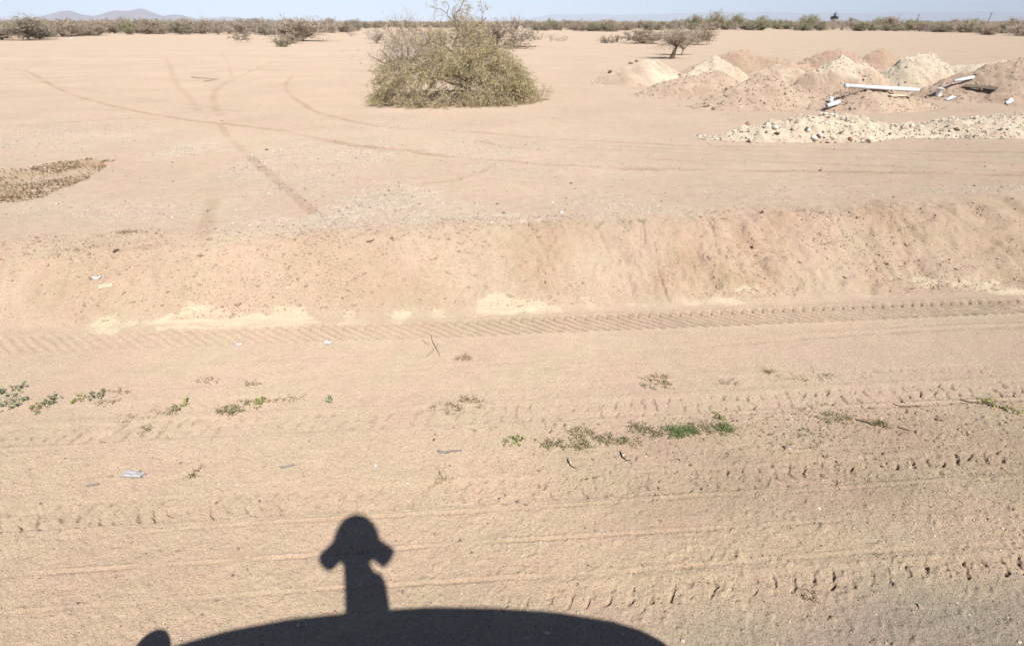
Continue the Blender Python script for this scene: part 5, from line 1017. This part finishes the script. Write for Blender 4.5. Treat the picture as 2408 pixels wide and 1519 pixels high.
# ------------------------------------------------------------------ the survey car that carries the viewpoint: only its shadow is in view
def survey_car():
    M_PAINT = mat('white_car_paint', (0.62, 0.63, 0.65), 0.25, 0.5); M_GLASS = mat('dark_window_glass', (0.02, 0.025, 0.03), 0.05, 0.6); M_TYRE = mat('tyre_rubber', (0.03, 0.03, 0.03), 0.85); M_RIM = mat('alloy_rim', (0.45, 0.45, 0.46), 0.35, 0.5, metal=0.8); M_LAMP = mat('lamp_lens', (0.75, 0.75, 0.72), 0.1, 0.6); M_RED = mat('tail_lamp_lens', (0.35, 0.02, 0.02), 0.15, 0.6); M_BLACK = mat('black_housing', (0.03, 0.03, 0.032), 0.4, 0.4)
    root = thing('survey_car', 'survey car with a camera mast on its roof, casting the dark shadow in front', 'car', (0, -0.15, 0), ROAD)
    # stations along the car: x, half width at the belt, sill, belt height, half width of the roof edge, roof edge height, crown
    stn = [(-2.46, .55, .34, .62, .50, .64, .66), (-2.38, .72, .26, .70, .62, .73, .76), (-2.1, .82, .22, .84, .70, .88, .91), (-1.75, .85, .22, .93, .74, .95, .98), (-1.50, .86, .22, .97, .74, 1.00, 1.03), (-1.20, .86, .22, .99, .66, 1.27, 1.32), (-.92, .86, .22, 1.0, .60, 1.46, 1.52),
           (-.70, .86, .22, 1.0, .59, 1.52, 1.58), (-.43, .86, .22, 1.0, .59, 1.555, 1.61), (-.15, .86, .22, 1.01, .59, 1.565, 1.62), (.15, .86, .22, 1.01, .59, 1.565, 1.62), (.45, .86, .22, 1.02, .585, 1.54, 1.60), (.73, .85, .22, 1.03, .58, 1.50, 1.56), (.98, .84, .24, 1.04, .57, 1.44, 1.51), (1.07, .83, .25, 1.04, .565, 1.40, 1.48), (1.13, .82, .26, 1.03, .56, 1.355, 1.45), (1.17, .81, .27, 1.02, .56, 1.30, 1.38), (1.36, .79, .28, .99, .60, 1.06, 1.12), (1.45, .77, .30, .92, .62, .96, .99), (1.50, .70, .36, .72, .60, .74, .75)]
    rings = []
    for x, wb, zs, zb, wr, ze, zc in stn:
        if -1.0 < x < 1.2: x, ze, zc = x * 1.03, ze + .03, zc + .03
        half = [(0, zs), (wb * .88, zs), (wb * .99, zs + .12), (wb * 1.01, (zs + zb) * .5), (wb, zb), (wr + (wb - wr) * .42, zb + (ze - zb) * .55), (wr + .02, ze - .015), (wr - .06, ze + (zc - ze) * .45), (wr * .5, zc - .008), (0, zc)]
        rings.append([(x, y, z) for y, z in half] + [(x, -y, z) for y, z in half[-2:0:-1]])
    V = np.array(rings); ns, nk = V.shape[:2]; V = V.reshape(-1, 3); i = np.arange(ns - 1)[:, None]; j = np.arange(nk)[None]; j2 = (j + 1) % nk
    Q = np.stack([i * nk + j, i * nk + j2, (i + 1) * nk + j2, (i + 1) * nk + j], -1).reshape(-1, 4)
    caps = [np.arange(nk)[None, ::-1], (np.arange(nk) + (ns - 1) * nk)[None]]
    body = mesh_obj('body', V, [Q] + caps, M_PAINT, root, smooth=True)
    G = V.reshape(ns, nk, 3)
    def panel(name, cells, off=0.004):
        vs, qs = [], []
        for a, b in cells:
            q = np.array([G[a, b], G[a, (b + 1) % nk], G[a + 1, (b + 1) % nk], G[a + 1, b]]); n = np.cross(q[1] - q[0], q[3] - q[0]); n /= np.linalg.norm(n) + 1e-9
            if n @ (q.mean(0) - np.array([-.2, 0, .9])) < 0: n = -n
            c = q.mean(0); q = c + (q - c) * 0.97 + n * off; qs.append(np.arange(4) + len(vs) * 4); vs.append(q)
        mesh_obj(name, np.concatenate(vs), np.array(qs), M_GLASS, root)
    panel('windshield', [(a, b) for a in (4, 5) for b in (7, 8, 9, 10)]); panel('rear_window', [(16, b) for b in (7, 8, 9, 10)])
    for s in (4, 5): pass
    panel('side_window', [(a, b) for a in (6, 7, 8) for b in (4, 5)]); panel('side_window', [(a, b) for a in (10, 11, 12) for b in (4, 5)]); panel('side_window', [(a, b) for a in (6, 7, 8) for b in (12, 13)]); panel('side_window', [(a, b) for a in (10, 11, 12) for b in (12, 13)])
    a = np.linspace(0, 2 * math.pi, 32, endpoint=False); jj = np.arange(32); jj2 = (jj + 1) % 32
    def lathe(prof, name, m, parent, loc, smooth=True):
        R = [np.stack([r * np.cos(a), np.full(32, y), r * np.sin(a)], 1) for y, r in prof]
        o = mesh_obj(name, np.concatenate(R), np.concatenate([np.stack([jj + k * 32, jj2 + k * 32, jj2 + k * 32 + 32, jj + k * 32 + 32], 1) for k in range(len(prof) - 1)]), m, parent, smooth=smooth); o.location = loc; return o
    for x in (-1.72, .86):
        for sd in (-1, 1):
            wl = lathe([(-.10, .20), (-.105, .30), (-.08, .325), (.08, .325), (.105, .30), (.10, .20), (-.10, .20)], 'wheel', M_TYRE, root, (x, sd * .78, .315))
            lathe([(sd * .085, .005), (sd * .10, .03), (sd * .075, .12), (sd * .095, .20), (-sd * .09, .20)], 'rim', M_RIM, wl, (0, 0, 0))
    def ellipsoid(name, m, parent, loc, rad, n=16):
        th = np.linspace(0, math.pi, n); R = [np.stack([rad[0] * math.sin(q) * np.cos(a), rad[1] * math.sin(q) * np.sin(a), np.full(32, rad[2] * math.cos(q))], 1) for q in th]
        o = mesh_obj(name, np.concatenate(R), np.concatenate([np.stack([jj + k * 32, jj + k * 32 + 32, jj2 + k * 32 + 32, jj2 + k * 32], 1) for k in range(n - 1)]), m, parent, smooth=True); o.location = loc; return o
    for sd in (-1, 1):
        mr = ellipsoid('mirror', M_PAINT, root, (-1.12, sd * 1.01, 1.095), (.085, .125, .085)); V2, Q2 = tubes([(np.array([(0, -sd * .16, -.04), (0, -sd * .05, -.01)]), np.array([.025, .03]))], 8); mesh_obj('mirror_arm', V2, Q2, M_BLACK, mr, smooth=True)
        ellipsoid('headlight', M_LAMP, root, (-2.30, sd * .60, .70), (.12, .14, .06)); ellipsoid('tail_light', M_RED, root, (1.42, sd * .68, .93), (.06, .09, .14))
    V2, Q2 = bm_cyl((0, -.87, 0), (0, .87, 0), .02); 
    # the camera mast: foot, column, recorder box, head with lens barrels
    mast = lathe([(0, .001), (0, .10), (.03, .09), (.05, .066), (.50, .060), (.70, .054), (.88, .052), (.88, .001)], 'camera_mast', M_BLACK, root, (-0.028, 0, 1.60)); mast.rotation_euler = (math.pi / 2, 0, 0)
    bx = []
    prof = [(-.07, 1.60), (.103, 1.60), (.103, 2.10), (.100, 2.19), (.085, 2.235), (.050, 2.255), (.040, 2.29), (.018, 2.31), (-.03, 2.31), (-.07, 2.2)]
    n = len(prof); Vb = np.array([(x + .005, -.07, z - 1.60) for x, z in prof] + [(x + .005, .06, z - 1.60) for x, z in prof]); k = np.arange(n); k2 = (k + 1) % n
    o = mesh_obj('recorder_box', Vb, [np.stack([k, k2, k2 + n, k + n], 1), k[None, ::-1], (k + n)[None]], M_BLACK, root); o.location = (0, 0, 1.60)
    head = lathe([(0, .001), (0, .085), (.03, .108), (.09, .120), (.125, .118), (.165, .105), (.205, .083), (.232, .055), (.24, .03), (.242, .001)], 'camera_head', M_BLACK, root, (-0.004, 0, 2.395)); head.rotation_euler = (math.pi / 2, 0, 0)
    # lathe turns about y: stand the pieces upright
    for o in (mast, head): o.rotation_euler = (math.pi / 2, 0, 0)
    for sd in (-1, 1):   # two slanted barrels, one each side
        p0 = np.array([sd * .062, 0, .080]); p1 = np.array([sd * .155, 0, -.020]); V2, Q2 = bm_cyl(p0, p1, .052, .03, 28); o = mesh_obj('lens_barrel', V2, Q2, M_BLACK, root, smooth=False); o.location = (-0.010, 0, 2.395)
        V3, Q3 = bm_cyl(p0 * .5 + p1 * .5, p1 * .99 + p0 * .01, .030, .028, 20); mesh_obj('lens', V3, Q3, M_GLASS, o, smooth=True)
    V2, Q2 = bm_cyl((0, .09, .105), (0, .128, .105), .028, .012, 24); o = mesh_obj('lens_barrel', V2, Q2, M_BLACK, root); o.location = (0.0, 0, 2.395)
survey_car()

# ------------------------------------------------------------------ the dusty air
def haze():
    m = bpy.data.materials.new('dusty_air'); m.use_nodes = True; n = m.node_tree.nodes; n.remove(n['Principled BSDF'])
    v = n.new('ShaderNodeVolumePrincipled'); v.inputs['Color'].default_value = (0.80, 0.88, 1.0, 1); v.inputs['Density'].default_value = 7.5e-5; v.inputs['Anisotropy'].default_value = -0.35
    m.node_tree.links.new(v.outputs[0], n['Material Output'].inputs['Volume'])
    s = 32000; z0, z1 = -4, 560; V = [(-s, -s, z0), (s, -s, z0), (s, s, z0), (-s, s, z0), (-s, -s, z1), (s, -s, z1), (s, s, z1), (-s, s, z1)]
    o = mesh_obj('haze', V, np.array([(0, 3, 2, 1), (4, 5, 6, 7), (0, 1, 5, 4), (1, 2, 6, 5), (2, 3, 7, 6), (3, 0, 4, 7)]), m); tag(o, 'thin dusty air over the whole desert plain', 'haze', kind='stuff')
haze()
